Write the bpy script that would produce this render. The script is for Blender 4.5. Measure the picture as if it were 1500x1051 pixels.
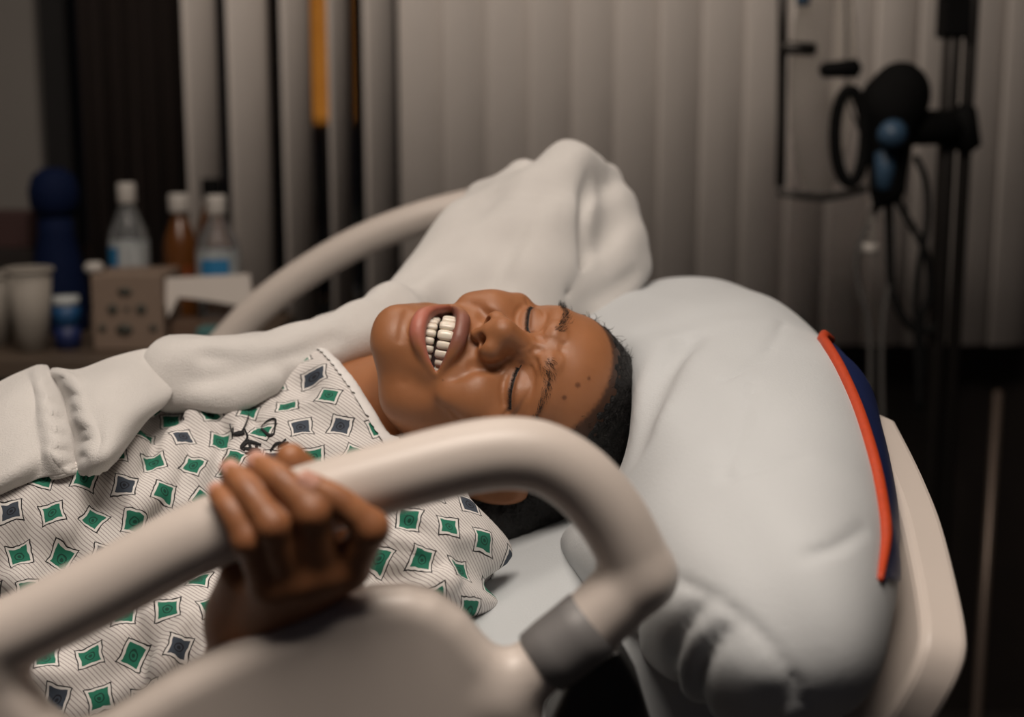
import bpy, math, random
import numpy as np
from mathutils import Vector, Matrix
from mathutils.bvhtree import BVHTree
for o in list(bpy.data.objects): bpy.data.objects.remove(o)
SC = bpy.context.scene
COL = SC.collection
random.seed(7); rng = np.random.default_rng(7)

# ------------------------------------------------------------------ camera
F_PX, ZC, PITCH = 2083.3, 1.22, math.radians(10)
cam = bpy.data.cameras.new('camera'); cam_o = bpy.data.objects.new('camera', cam); COL.objects.link(cam_o)
cam.lens, cam.sensor_width = 50, 36
cam_o.location = (0, 0, ZC); cam_o.rotation_euler = (math.pi/2 - PITCH, 0, 0)
cam.dof.use_dof = True; cam.dof.focus_distance = 1.06; cam.dof.aperture_fstop = 3.3
cam.clip_start = .02
SC.camera = cam_o
AX = np.array([[1, 0, 0], [0, math.sin(PITCH), math.cos(PITCH)], [0, -math.cos(PITCH), math.sin(PITCH)]]).T  # cols: right, up, back
CAM = np.array([0, 0, ZC])
def ray(px, py): return AX @ np.array([(px-750)/F_PX, (525.5-py)/F_PX, -1.0])
def P(px, py, d): return CAM + ray(px, py)*d               # d = distance along the view axis
def PY(px, py, y): r = ray(px, py); return CAM + r*(y/r[1])  # on the upright plane y
def PIX(p):
    q = AX.T @ (np.asarray(p)-CAM); return 750-F_PX*q[0]/q[2], 525.5+F_PX*q[1]/q[2], -q[2]

# ------------------------------------------------------------------ world, lamps, exposure
w = bpy.data.worlds.new('night'); SC.world = w; w.use_nodes = True
w.node_tree.nodes['Background'].inputs[0].default_value = (.012, .012, .016, 1)
w.node_tree.nodes['Background'].inputs[1].default_value = 1
def area(name, loc, target, sx, sy, power, col, spread=180):
    l = bpy.data.lights.new(name, 'AREA'); l.shape = 'RECTANGLE'; l.size, l.size_y = sx, sy
    l.energy, l.color, l.spread = power, col, math.radians(spread)
    o = bpy.data.objects.new(name, l); COL.objects.link(o); o.location = loc
    o.rotation_euler = (Vector(target)-Vector(loc)).to_track_quat('-Z', 'Y').to_euler()
    return o
area('ceiling_lamp_light', (-.08, .30, 2.52), (-.08, .6, .9), 1.0, .55, 21, (1, .88, .77), 165)
area('blind_fill_light', (-.25, 1.6, 2.52), (-.25, 1.75, .9), .8, .3, 4.5, (1, .88, .77), 170)  # invented fill lamp, added to brighten the blinds
vs = SC.view_settings
vs.view_transform = 'Standard'; vs.look = 'None'; vs.gamma = 1; vs.exposure = 0.14; vs.use_curve_mapping = False

# ------------------------------------------------------------------ mesh helpers
def tag(o, label=None, cat=None, group=None, kind=None):
    for k, v in (('label', label), ('category', cat), ('group', group), ('kind', kind)):
        if v: o[k] = v
    return o
def link(name, me, mat=None, parent=None):
    o = bpy.data.objects.new(name, me); COL.objects.link(o)
    if mat is not None and me is not None: me.materials.append(mat)
    if parent is not None: o.parent = parent
    return o
def empty(name, loc=(0, 0, 0)):
    o = bpy.data.objects.new(name, None); COL.objects.link(o); o.location = loc; o.empty_display_size = .05
    return o
def keep(o, parent):                       # parent while keeping world coordinates
    o.parent = parent; o.matrix_parent_inverse = Matrix.Translation(-Vector(parent.location)); return o
def mesh_np(name, V, Q, smooth=True):
    V = np.asarray(V, np.float32); Q = np.asarray(Q, np.int32); k = Q.shape[1]
    me = bpy.data.meshes.new(name); me.vertices.add(len(V)); me.vertices.foreach_set('co', V.ravel())
    me.loops.add(Q.size); me.loops.foreach_set('vertex_index', Q.ravel())
    me.polygons.add(len(Q)); me.polygons.foreach_set('loop_start', np.arange(0, Q.size, k, dtype=np.int32))
    try: me.polygons.foreach_set('loop_total', np.full(len(Q), k, np.int32))
    except Exception: pass
    me.update(calc_edges=True); me.validate()
    if smooth: me.polygons.foreach_set('use_smooth', np.ones(len(me.polygons), bool))
    return me
def set_col(me, C, name='Col'):
    a = me.color_attributes.new(name, 'FLOAT_COLOR', 'POINT')
    a.data.foreach_set('color', np.c_[C, np.ones(len(C))].astype(np.float32).ravel())
def set_uv(me, UV):
    l = me.uv_layers.new(name='UVMap'); idx = np.zeros(len(me.loops), np.int32); me.loops.foreach_get('vertex_index', idx)
    l.data.foreach_set('uv', UV[idx].astype(np.float32).ravel())
def cat_rom(pts, n):
    p = np.asarray(pts, float); q = np.vstack([2*p[0]-p[1], p, 2*p[-1]-p[-2]]); out = []
    for i in range(len(p)-1):
        a, b, c, d = q[i:i+4]
        for t in np.arange(n)/n:
            out.append(.5*((2*b)+(-a+c)*t+(2*a-5*b+4*c-d)*t*t+(-a+3*b-3*c+d)*t**3))
    out.append(p[-1]); return np.array(out)
def tube_mesh(pts, rad, seg=10, closed=False, flat=1.0, up=None):
    p = np.asarray(pts, float); n = len(p); rad = np.broadcast_to(np.asarray(rad, float), (n,))
    if closed: T = np.roll(p, -1, 0)-np.roll(p, 1, 0)
    else: T = np.gradient(p, axis=0)
    T /= np.linalg.norm(T, axis=1)[:, None]+1e-12
    u = np.array(up if up is not None else (.31, .22, .93), float); V = []; prev = None
    for i in range(n):
        a = (u if (prev is None or up is not None) else prev); a = a-T[i]*(a@T[i]); a /= np.linalg.norm(a)+1e-12; prev = a
        b = np.cross(T[i], a)
        for k in range(seg):
            th = 2*math.pi*k/seg; V.append(p[i]+rad[i]*(a*math.cos(th)*flat+b*math.sin(th)))
    Q = [[i*seg+k, i*seg+(k+1) % seg, ((i+1) % n)*seg+(k+1) % seg, ((i+1) % n)*seg+k] for i in range(n if closed else n-1) for k in range(seg)]
    V = np.array(V)
    if not closed:                          # domed caps
        V = np.vstack([V, p[0]-T[0]*rad[0]*.6, p[-1]+T[-1]*rad[-1]*.6]); e = len(V)
        Q += [[e-2, (k+1) % seg, k, k] for k in range(0)]
        tri = [[e-2, (k+1) % seg, k] for k in range(seg)]+[[e-1, (n-1)*seg+k, (n-1)*seg+(k+1) % seg] for k in range(seg)]
    else: tri = []
    return V, Q, tri
def poly(name, V, faces, mat, parent=None, smooth=True):
    me = bpy.data.meshes.new(name); me.from_pydata([tuple(v) for v in V], [], [tuple(f) for f in faces]); me.validate(); me.update()
    if smooth: me.polygons.foreach_set('use_smooth', [True]*len(me.polygons))
    return link(name, me, mat, parent)
def tube(name, pts, rad, mat, parent=None, seg=10, closed=False, flat=1.0, up=None):
    V, Q, T = tube_mesh(pts, rad, seg, closed, flat, up); return poly(name, V, list(Q)+list(T), mat, parent)
def lathe(name, prof, mat, parent=None, seg=24, loc=(0, 0, 0)):
    V = []; Fc = []
    for r, z in prof:
        for k in range(seg): a = 2*math.pi*k/seg; V.append((loc[0]+r*math.cos(a), loc[1]+r*math.sin(a), loc[2]+z))
    for i in range(len(prof)-1):
        for k in range(seg): Fc.append((i*seg+k, i*seg+(k+1) % seg, (i+1)*seg+(k+1) % seg, (i+1)*seg+k))
    Fc.append(tuple(range(seg))[::-1]); Fc.append(tuple((len(prof)-1)*seg+k for k in range(seg)))
    return poly(name, V, Fc, mat, parent)
def box(name, lo, hi, mat, parent=None, bev=0.0, M=None):
    x0, y0, z0 = lo; x1, y1, z1 = hi
    V = np.array([(x, y, z) for x in (x0, x1) for y in (y0, y1) for z in (z0, z1)], float)
    if M is not None: V = V @ np.array(M)[:3, :3].T + np.array(M)[:3, 3]
    o = poly(name, V, [(0, 1, 3, 2), (4, 6, 7, 5), (0, 4, 5, 1), (2, 3, 7, 6), (0, 2, 6, 4), (1, 5, 7, 3)], mat, parent, False)
    if bev:
        m = o.modifiers.new('bevel', 'BEVEL'); m.width = bev; m.segments = 3
    return o

# ------------------------------------------------------------------ implicit-surface modelling
def smin(a, b, k):
    if k <= 0: return np.minimum(a, b)
    h = np.maximum(k-np.abs(a-b), 0)/k
    return np.minimum(a, b)-h*h*k*.25
class Field:
    def __init__(s, lo, hi, h):
        s.lo = np.array(lo, np.float32); s.h = h; s.n = np.ceil((np.array(hi)-s.lo)/h).astype(int)+1
        s.F = np.full(s.n, 1e3*h, np.float32); s.ax = [(s.lo[i]+h*np.arange(s.n[i])).astype(np.float32) for i in range(3)]
    def sl(s, lo, hi):
        a = np.clip(np.floor((np.array(lo)-s.lo)/s.h).astype(int), 0, s.n); b = np.clip(np.ceil((np.array(hi)-s.lo)/s.h).astype(int)+1, 0, s.n)
        return tuple(slice(a[i], b[i]) for i in range(3)), np.all(b > a)
    def xyz(s, q): return s.ax[0][q[0]][:, None, None], s.ax[1][q[1]][None, :, None], s.ax[2][q[2]][None, None, :]
    def op(s, prim, k=0, sub=False):
        fn, lo, hi = prim; m = k+3*s.h; q, ok = s.sl(np.array(lo)-m, np.array(hi)+m)
        if not ok: return
        d = fn(s, q)
        s.F[q] = -smin(-s.F[q], d, k) if sub else smin(s.F[q], d, k)
    def mesh(s):
        F = s.F; S = F < 0
        A = np.zeros(s.n-1, np.int8)
        for dx in (0, 1):
            for dy in (0, 1):
                for dz in (0, 1): A += S[dx:s.n[0]-1+dx, dy:s.n[1]-1+dy, dz:s.n[2]-1+dz]
        act = (A > 0) & (A < 8); I, J, K = np.nonzero(act); n = len(I)
        cor = [(dx, dy, dz) for dx in (0, 1) for dy in (0, 1) for dz in (0, 1)]
        val = np.stack([F[I+c[0], J+c[1], K+c[2]] for c in cor], 1); pos = np.zeros((n, 3)); cnt = np.zeros(n)
        for a in range(8):
            for b in range(a+1, 8):
                df = np.array(cor[b])-np.array(cor[a])
                if np.abs(df).sum() != 1: continue
                va, vb = val[:, a], val[:, b]; m = (va < 0) != (vb < 0); t = np.where(m, va/np.where(m, va-vb, 1), 0)
                pos += m[:, None]*(np.array(cor[a])+t[:, None]*df); cnt += m
        V = s.lo+s.h*(np.c_[I, J, K]+pos/cnt[:, None])
        idx = np.full(s.n-1, -1, np.int32); idx[I, J, K] = np.arange(n); Qs = []
        for ax in range(3):
            u, v = (ax+1) % 3, (ax+2) % 3
            a = [slice(1, s.n[i]-1) for i in range(3)]; a[ax] = slice(0, s.n[ax]-1); b = list(a); b[ax] = slice(1, s.n[ax])
            Sa, Sb = S[tuple(a)], S[tuple(b)]; G = np.argwhere(Sa != Sb)
            if not len(G): continue
            flip = Sb[tuple(G.T)]; G = G.copy(); G[:, u] += 1; G[:, v] += 1
            def cell(du, dv): g = G.copy(); g[:, u] -= du; g[:, v] -= dv; return idx[tuple(g.T)]
            q = np.stack([cell(1, 1), cell(0, 1), cell(0, 0), cell(1, 0)], 1); q[flip] = q[flip][:, ::-1]; Qs.append(q)
        Q = np.vstack(Qs); return V, Q[(Q >= 0).all(1)]
def ell(c, r, R=None):
    c = np.array(c, float); r = np.array(r, float)
    Rm = np.eye(3) if R is None else np.array(R, float); ext = np.sqrt(((Rm*r)**2).sum(1))
    def fn(s, q):
        X, Y, Z = s.xyz(q); x, y, z = X-c[0], Y-c[1], Z-c[2]
        if R is not None:
            x, y, z = (Rm[0, i]*x+Rm[1, i]*y+Rm[2, i]*z for i in range(3))
        a = (x/r[0])**2+(y/r[1])**2+(z/r[2])**2; b = (x/r[0]**2)**2+(y/r[1]**2)**2+(z/r[2]**2)**2
        k0 = np.sqrt(a); return (k0*(k0-1)/np.sqrt(b+1e-12)).astype(np.float32)
    return fn, c-ext, c+ext
def chain(pts, rad, n=5):
    p = np.asarray(pts, float); r = np.broadcast_to(np.asarray(rad, float), (len(p),))
    if n > 1 and len(p) > 2: pr = cat_rom(np.c_[p, r], n); p, r = pr[:, :3], pr[:, 3]
    rm = r.max(); lo, hi = p.min(0)-rm, p.max(0)+rm
    def fn(s, q):
        X, Y, Z = s.xyz(q); D = np.full(np.broadcast_shapes(X.shape, Y.shape, Z.shape), 1e3*s.h, np.float32)
        mg = rm+14*s.h; org = [q[i].start for i in range(3)]
        for i in range(len(p)-1):
            a, b = p[i], p[i+1]; g, ok = s.sl(np.minimum(a, b)-mg, np.maximum(a, b)+mg)
            g = tuple(slice(max(g[j].start, q[j].start), min(g[j].stop, q[j].stop)) for j in range(3))
            if any(t.stop <= t.start for t in g): continue
            x, y, z = s.xyz(g); ab = b-a; L = ab@ab+1e-12
            t = np.clip(((x-a[0])*ab[0]+(y-a[1])*ab[1]+(z-a[2])*ab[2])/L, 0, 1)
            d = np.sqrt((x-a[0]-t*ab[0])**2+(y-a[1]-t*ab[1])**2+(z-a[2]-t*ab[2])**2)-(r[i]+t*(r[i+1]-r[i]))
            l = tuple(slice(g[j].start-org[j], g[j].stop-org[j]) for j in range(3)); D[l] = np.minimum(D[l], d)
        return D
    return fn, lo, hi
def func(f, lo, hi): return (lambda s, q: f(*s.xyz(q)).astype(np.float32)), np.array(lo, float), np.array(hi, float)
def rotm(axis, deg): return np.array(Matrix.Rotation(math.radians(deg), 3, axis))

# ------------------------------------------------------------------ materials
def mat(name, col=(.8, .8, .8), rough=.5, **kw):
    m = bpy.data.materials.new(name); m.use_nodes = True; b = m.node_tree.nodes['Principled BSDF']
    b.inputs['Base Color'].default_value = (*col, 1); b.inputs['Roughness'].default_value = rough
    for k, v in kw.items(): b.inputs[k.replace('_', ' ')].default_value = v
    return m
class NT:
    def __init__(s, m): s.t = m.node_tree; s.b = s.t.nodes['Principled BSDF']
    def n(s, typ, **kw):
        o = s.t.nodes.new(typ)
        for k, v in kw.items(): setattr(o, k, v)
        return o
    def put(s, sock, v):
        if isinstance(v, (int, float)): sock.default_value = v
        elif isinstance(v, (tuple, list)): sock.default_value = v if len(v) == len(sock.default_value) else (*v, 1)
        else: s.t.links.new(v, sock)
    def m(s, op, a, b=0, c=None):
        o = s.n('ShaderNodeMath', operation=op); s.put(o.inputs[0], a); s.put(o.inputs[1], b)
        if c is not None: s.put(o.inputs[2], c)
        return o.outputs[0]
    def mix(s, f, a, b):
        o = s.n('ShaderNodeMix', data_type='RGBA'); s.put(o.inputs[0], f); s.put(o.inputs[6], a); s.put(o.inputs[7], b); return o.outputs[2]
    def noise(s, scale, detail=3, vec=None, rough=.5):
        o = s.n('ShaderNodeTexNoise'); o.inputs['Scale'].default_value = scale; o.inputs['Detail'].default_value = detail; o.inputs['Roughness'].default_value = rough
        s.put(o.inputs['Vector'], vec if vec is not None else s.n('ShaderNodeTexCoord').outputs['Object']); return o.outputs[0]
    def bump(s, h, strength=.3, dist=.001):
        o = s.n('ShaderNodeBump'); o.inputs['Strength'].default_value = strength; o.inputs['Distance'].default_value = dist
        s.put(o.inputs['Height'], h); s.t.links.new(o.outputs[0], s.b.inputs['Normal'])
def noisy(name, col, rough, scale=30, amt=.15, bump=.2, dist=.001, bscale=None, **kw):
    m = mat(name, col, rough, **kw); t = NT(m); f = t.noise(scale)
    t.put(t.b.inputs['Base Color'], t.mix(f, tuple(c*(1-amt) for c in col), tuple(min(1, c*(1+amt)) for c in col)))
    if bump: t.bump(t.noise(bscale or scale*8), bump, dist)
    return m
M_skin = mat('skin', (.25, .1, .04), .42, Subsurface_Weight=.12, Subsurface_Scale=.006)
t = NT(M_skin); t.b.inputs['Subsurface Radius'].default_value = (1, .35, .15)
ca = t.n('ShaderNodeVertexColor', layer_name='Col').outputs[0]
t.put(t.b.inputs['Base Color'], t.mix(t.m('MULTIPLY', t.noise(60, 4), .35), ca, (.16, .055, .02)))
t.put(t.b.inputs['Roughness'], t.m('ADD', t.m('MULTIPLY', t.noise(150), .2), .38))
t.bump(t.noise(900, 4), .16, .0006)
M_hair = noisy('black_hair', (.006, .005, .005), .55, 300, .3, .8, .003, 420)
M_tooth = mat('tooth_enamel', (.78, .72, .62), .22, Subsurface_Weight=.1, Subsurface_Scale=.003)
M_gum = mat('gum', (.22, .04, .035), .35)

# ================================================================== PERSON: head
HR = np.array([[-.16639128, .98494412, .04689367], [-.83987696, -.16648068, .51661482], [.51664362, .04657529, .85493281]])
HT = np.array([.010821, -.03608003, -1.18362351])
def H2W(p): return CAM + ((np.atleast_2d(p)/1000.) @ HR.T + HT) @ AX.T
def W2H(p): return (((np.atleast_2d(p)-CAM) @ AX) - HT) @ HR * 1000.
def mir(pts): return [(-x, y, z) for x, y, z in pts]

hf = Field((-92, -215, -125), (92, 128, 128), 1.5)
def snap(pts, off=0.0):                              # drop (x, y) points onto the front of the face modelled so far
    out = []
    for x, y in pts:
        i, j = int(round((x-hf.lo[0])/hf.h)), int(round((y-hf.lo[1])/hf.h)); col = hf.F[i, j]; k = np.nonzero(col < 0)[0]
        k = k[-1]; f0, f1 = col[k], col[k+1]; out.append((x, y, hf.lo[2]+hf.h*(k+f0/(f0-f1))+off))
    return out
def groove(pts, r, soft, off=0.0): hf.op(chain(snap(pts, off), r), soft, True)
hf.op(ell((0, 20, -6), (72, 72, 95)))                                   # cranium
hf.op(ell((0, 32, 30), (58, 42, 58)), 20)                               # forehead
hf.op(ell((0, -32, 30), (58, 72, 52)), 18)                              # mid face
hf.op(ell((0, -72, 66), (36, 36, 24)), 16)                              # muzzle
hf.op(ell((0, -108, 72), (19, 14, 15)), 14)                             # chin
for s in (1, -1):
    hf.op(chain([(s*10, -109, 68), (s*34, -98, 44), (s*50, -76, 12), (s*60, -30, -4)], [14, 14, 14, 12]), 18)   # jaw
    hf.op(ell((s*53, -18, 44), (17, 13, 26)), 16)                       # cheek bone
    hf.op(chain([(s*52, 10, 55), (s*38, 17, 74), (s*14, 15, 84)], [7, 8, 8]), 14)                     # brow ridge
hf.op(chain([(0, -70, -26), (8, -130, -52), (28, -220, -90)], [54, 50, 56]), 22)                      # neck
for s in (1, -1):
    hf.op(ell((s*31, -2, 97), (17, 9, 14)), 12, True)                   # orbit
    hf.op(ell((s*31, -3, 66), (17, 14, 15)), 6)                         # closed lids over the eyeball
    hf.op(ell((s*38, -36, 64), (24, 19, 20), rotm('Y', s*25)), 12)      # raised cheek
hf.op(chain([(0, 12, 79), (0, -1, 84.5), (0, -13, 93), (0, -23, 102)], [9, 9, 10, 11.3]), 11)          # nose
for s in (1, -1):
    hf.op(ell((s*11.5, -30, 92), (9, 9.5, 12), rotm('Y', s*22)), 9)    # nose wing
hf.op(chain([(0, -34, 100), (0, -43, 93)], [6, 5]), 6)                  # columella
for s in (1, -1):
    groove([(s*20, -22), (s*24.5, -32), (s*23, -42)], [1.0, 1.6, 1.2], 7, .4)                         # wing groove
    groove([(s*25, -38), (s*35, -52), (s*43, -70), (s*44, -82), (s*38, -93)], [.6, 1.5, 1.7, .9, .2], 9, .6)  # smile fold
    hf.op(ell((s*41, -50, 68), (11, 15, 8), rotm('Z', s*20)), 12)        # fold bulge
    hf.op(ell((s*42, -84, 42 if s > 0 else 30), (14, 24, 17)), 18 if s > 0 else 10)                       # full lower cheek
    hf.op(chain([(s*8.8, -44, 101), (s*8.4, -37, 97), (s*7, -22, 84)], [5.2, 5.0, 3.5]), 2.0, True)           # nostril
# mouth: opening between two lip curves
def lip_hi(x): return -61.0 - 8.0*(np.abs(x)/31.)**2
def lip_lo(x): return -82.5 + 13.5*(np.abs(x)/31.)**2.4
def lip_z(x): return 97 - 20*(np.abs(x)/31.)**1.9
xs = np.array([-31, -25, -17, -9, 0, 9, 17, 25, 31.])
up_pts = [(x, lip_hi(x)+5.4*(1-(abs(x)/33)**2)-(1.0 if x == 0 else 0), lip_z(x)-2.2) for x in xs]
lo_pts = [(x, lip_lo(x)-6.0*(1-(abs(x)/33)**2), lip_z(x)-3.5*(1-(abs(x)/31)**2)-1.5) for x in xs]
up_r = [1.8, 3.8, 5.9, 6.9, 6.6, 6.9, 5.9, 3.8, 1.8]; lo_r = [1.8, 3.4, 5.6, 6.9, 7.3, 6.9, 5.6, 3.4, 1.8]
groove([(-14, -101), (0, -101.5), (14, -101)], [.3, .9, .3], 6, 1.8)     # hollow under the lower lip
hf.op(chain(up_pts, up_r), 3.6); hf.op(chain(lo_pts, lo_r), 3.6)
def mouth(X, Y, Z):
    d = np.maximum(Y-lip_hi(X), lip_lo(X)-Y)*.9
    return np.maximum(np.maximum(d, 48-Z), np.abs(X)-32) + 0*Z
hf.op(func(mouth, (-32, -90, 48), (32, -58, 118)), 2.6, True)
EYE = {}
for s in (1, -1):
    # lid line, upper-lid crease, under-eye crease, crow's feet
    EYE[s] = snap([(s*15, -4-s), (s*22, -6.5-s), (s*31, -7.5-s), (s*40, -7.5-s), (s*48, -6-s)], -.2)
    hf.op(chain(EYE[s], [.7, 1.1, 1.2, 1.1, .6]), 2.4, True)
    groove([(s*17, 3), (s*25, 6.5), (s*34, 6.5), (s*43, 2), (s*50, -2)], [.3, .5, .5, .5, .2], 3, .4)
    groove([(s*18, -12), (s*27, -16), (s*37, -16), (s*46, -13)], [.3, .6, .6, .2], 4.5, .4)
    groove([(s*50, -9), (s*57, -12)], [.4, .1], 3, .3)
    groove([(s*51, -4), (s*58, -2)], [.4, .1], 3, .3)
    groove([(s*5, 4), (s*6.5, 13), (s*4, 24)], [.4, 1.0, .3], 6, .6)    # frown lines
    hf.op(ell(snap([(s*13, 17)], -4)[0], (9, 6, 6)), 7)                 # frown bulge
    groove([(s*9, 1), (s*14, 6), (s*18, 7)], [.3, .6, .2], 4, .5)
    # ear
    ER = rotm('Y', s*-25)
    hf.op(ell((s*75, -14, -16), (6, 30, 17), ER), 4); hf.op(ell((s*81, -10, -14), (5, 20, 10), ER), 3, True)
    hf.op(ell((s*77, -40, -13), (5, 9, 8)), 4); hf.op(ell((s*72, -14, 0), (4, 7, 4)), 3)
hV, hQ = hf.mesh()

def dist_chain(V, pts, n=6):
    p = cat_rom(pts, n); d = np.full(len(V), 1e9)
    for a, b in zip(p[:-1], p[1:]):
        ab = b-a; tt = np.clip(((V-a)@ab)/(ab@ab+1e-12), 0, 1); d = np.minimum(d, np.linalg.norm(V-a-tt[:, None]*ab, axis=1))
    return d
def sstep(a, b, x): u = np.clip((x-a)/(b-a), 0, 1); return u*u*(3-2*u)
SKIN = np.array([.37, .155, .066]); LIP_LO = np.array([.50, .17, .125]); LIP_UP = np.array([.26, .105, .08]); DARK = np.array([.13, .045, .02])
hC = np.tile(SKIN, (len(hV), 1))
def paint(C, m, col): return C*(1-m[:, None])+np.array(col)*m[:, None]
inx = (np.abs(hV[:, 0]) < 33)
frontz = hV[:, 2] > 72
dl = dist_chain(hV, lo_pts)-np.interp(np.abs(hV[:, 0]), [0, 9, 17, 25, 31], [7.3, 6.9, 5.6, 3.4, 1.8])
du_ = dist_chain(hV, up_pts)-np.interp(np.abs(hV[:, 0]), [0, 9, 17, 25, 31], [6.6, 6.9, 5.9, 3.8, 1.8])
hC = paint(hC, (1-sstep(.1, 1.1, du_))*(hV[:, 2] > 70), LIP_UP)
hC = paint(hC, (1-sstep(.1, 1.1, dl))*(hV[:, 2] > 68), LIP_LO)
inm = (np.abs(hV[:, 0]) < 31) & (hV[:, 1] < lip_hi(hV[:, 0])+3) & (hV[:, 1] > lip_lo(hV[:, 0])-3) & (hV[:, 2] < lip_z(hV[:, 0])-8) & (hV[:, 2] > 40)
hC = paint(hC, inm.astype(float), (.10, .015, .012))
for s in (1, -1):
    hC = paint(hC, .55*(1-sstep(1.5, 6, dist_chain(hV, EYE[s]))), DARK)
hl = -.598*(hV[:, 1]-58+.0022*hV[:, 0]**2)+.801*(hV[:, 2]-72); nz_ = np.sin(hV[:, 0]*.9)*np.sin(hV[:, 1]*.8+1)*np.sin(hV[:, 2]*.85+2)
earm = np.sqrt((np.abs(hV[:, 0])-80)**2*.6+((hV[:, 1]+14)*.72)**2+(hV[:, 2]+8)**2) > 27
hC = paint(hC, .9*(1-sstep(-5, 2, hl+1.2*nz_))*earm*(hV[:, 1] > -60), (.012, .009, .008))
for c, r in (((27, 42, 88), 2.2), ((38, 33, 84), 2.0), ((20, 50, 90), 1.6), ((30, -120, 30), 1.3), ((44, -52, 66), 1.0), ((36, -62, 74), .9)):
    i = np.argmin(np.linalg.norm(hV-np.array(c), axis=1)); hC = paint(hC, .75*(1-sstep(r*.5, r*1.4, np.linalg.norm(hV-hV[i], axis=1))), (.07, .025, .012))

person = empty('person', tuple(H2W((0, 0, 0))[0]))
tag(person, 'laughing person in a patterned hospital gown lying back and gripping the bed rail', 'person')
BODY_V, BODY_Q, BODY_C = [H2W(hV)], [hQ], [hC]

def finish_body():
    off = 0; Q = []
    for v, q in zip(BODY_V, BODY_Q): Q.append(q+off); off += len(v)
    me = mesh_np('body', np.vstack(BODY_V), np.vstack(Q)); set_col(me, np.vstack(BODY_C))
    return keep(link('body', me, M_skin), person)
pass


# hair: a tight black cap of curls
rs = np.random.default_rng(3)
hh = Field((-95, -110, -130), (115, 135, 105), 2.5)
hh.op(ell((0, 20, -8), (78, 78, 100.5))); hh.op(ell((30, -48, -68), (46, 44, 36)), 25); hh.op(chain([(76, -42, -62), (76, 0, -62), (62, 36, -56)], [24, 26, 24]), 16)
X, Y, Z = hh.xyz((slice(None),)*3)
curl = 1.7*np.sin(X*.42+2*np.sin(Z*.13))*np.sin(Y*.40+1.5*np.sin(X*.11))*np.sin(Z*.44+1.7*np.sin(Y*.12))
hh.F = (hh.F+curl).astype(np.float32)
cut = (-.598*(Y-58+.0022*X*X)+.801*(Z-72)) + 1.5*np.sin(X*.5)*np.sin(Z*.6)
cut = np.maximum(cut, -(Y+88)*.9-.0*Z)
earc = 24-np.sqrt((np.abs(X)-80)**2*.6+((Y+14)*.72)**2+(Z+8)**2)
hh.F = -smin(-hh.F, -np.maximum(cut, earc), 8).astype(np.float32)
V, Q = hh.mesh(); hair = keep(link('hair', mesh_np('hair', H2W(V), Q), M_hair), person)
tag(hair, 'short black curly hair')

# short stray curls along the hair surface and the hairline
def strands(name, roots, dirs, length, rad, mat_, parent, curl=.4, seg=4):
    Vs, Fs = [], []
    for r0, d0 in zip(roots, dirs):
        p = np.array(r0); d = np.array(d0)/np.linalg.norm(d0); L = length*random.uniform(.6, 1.2); ring = []
        bend = np.array([random.uniform(-1, 1) for _ in range(3)])*curl
        for i in range(seg+1):
            a = np.cross(d, (.3, .5, .81)); a /= np.linalg.norm(a); b = np.cross(d, a); rr = rad*(1-.85*i/seg); base = len(Vs)
            for k in range(3): th = 2.094*k; Vs.append(p+rr*(a*math.cos(th)+b*math.sin(th)))
            if i:
                for k in range(3): Fs.append((base-3+k, base-3+(k+1) % 3, base+(k+1) % 3, base+k))
            p = p+d*L/seg; d = d+bend; d /= np.linalg.norm(d)
    return keep(poly(name, Vs, Fs, mat_), parent)
HW = H2W(V); hn = np.array([0.]*3); cH = np.array((0, 25, -6.))
sel = rs.choice(len(V), 1500); rts = HW[sel]; drs = [(H2W(v)[0]-H2W(cH)[0])+.09*rs.normal(size=3) for v in V[sel]]
fz = strands('stray_curls', rts, drs, .008, .00035, M_hair, person, .8); fz['kind'] = 'stuff'

hbvh = BVHTree.FromPolygons([Vector(v) for v in hV], [tuple(q) for q in hQ.tolist()])
def on_head(x, y):                                   # point and normal on the face seen from the front (head mm)
    h = hbvh.ray_cast(Vector((x, y, 200)), Vector((0, 0, -1))); return (np.array(h[0]), np.array(h[1])) if h[0] else (None, None)
for s, nm in ((1, 'left'), (-1, 'right')):
    rts, drs = [], []
    for i in range(210):
        u = random.random(); x = 12+42*u; yb = (14 if s > 0 else 18)+6*math.sin(min(1, u*1.25)*1.9)-7*u*u
        yy = yb+random.gauss(0, 1)*(2.6-1.6*u); p, n = on_head(s*x, yy)
        if p is None: continue
        d = np.array([s*(.45+.6*u), .75-1.0*u, .1])+n*.22+.12*np.array([random.gauss(0, 1) for _ in range(3)])
        rts.append(H2W(p-n*.2)[0]); drs.append(H2W(p+d)[0]-H2W(p)[0])
    strands('eyebrow', rts, drs, .0055, .00015, M_hair, person, .12)
    rts, drs = [], []
    lid = cat_rom(EYE[s], 16)
    for q in np.repeat(lid[6:], 2, 0):
        p, n = on_head(q[0], q[1]-.3)
        if p is None: continue
        d = np.array([s*.25*(abs(q[0])-28)/20, -1, .35])+.12*rs.normal(size=3)
        rts.append(H2W(p)[0]); drs.append(H2W(p+d)[0]-H2W(p)[0])
    strands('eyelashes', rts, drs, .0030, .00022, M_hair, person, .15)
    ln = [on_head(q[0], q[1])[0] for q in lid]; ln = [H2W(p+np.array((0, 0, -.2)))[0] for p in ln if p is not None]
    keep(tube('lash_line', ln, .00055, M_hair, None, 6), person)

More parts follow.
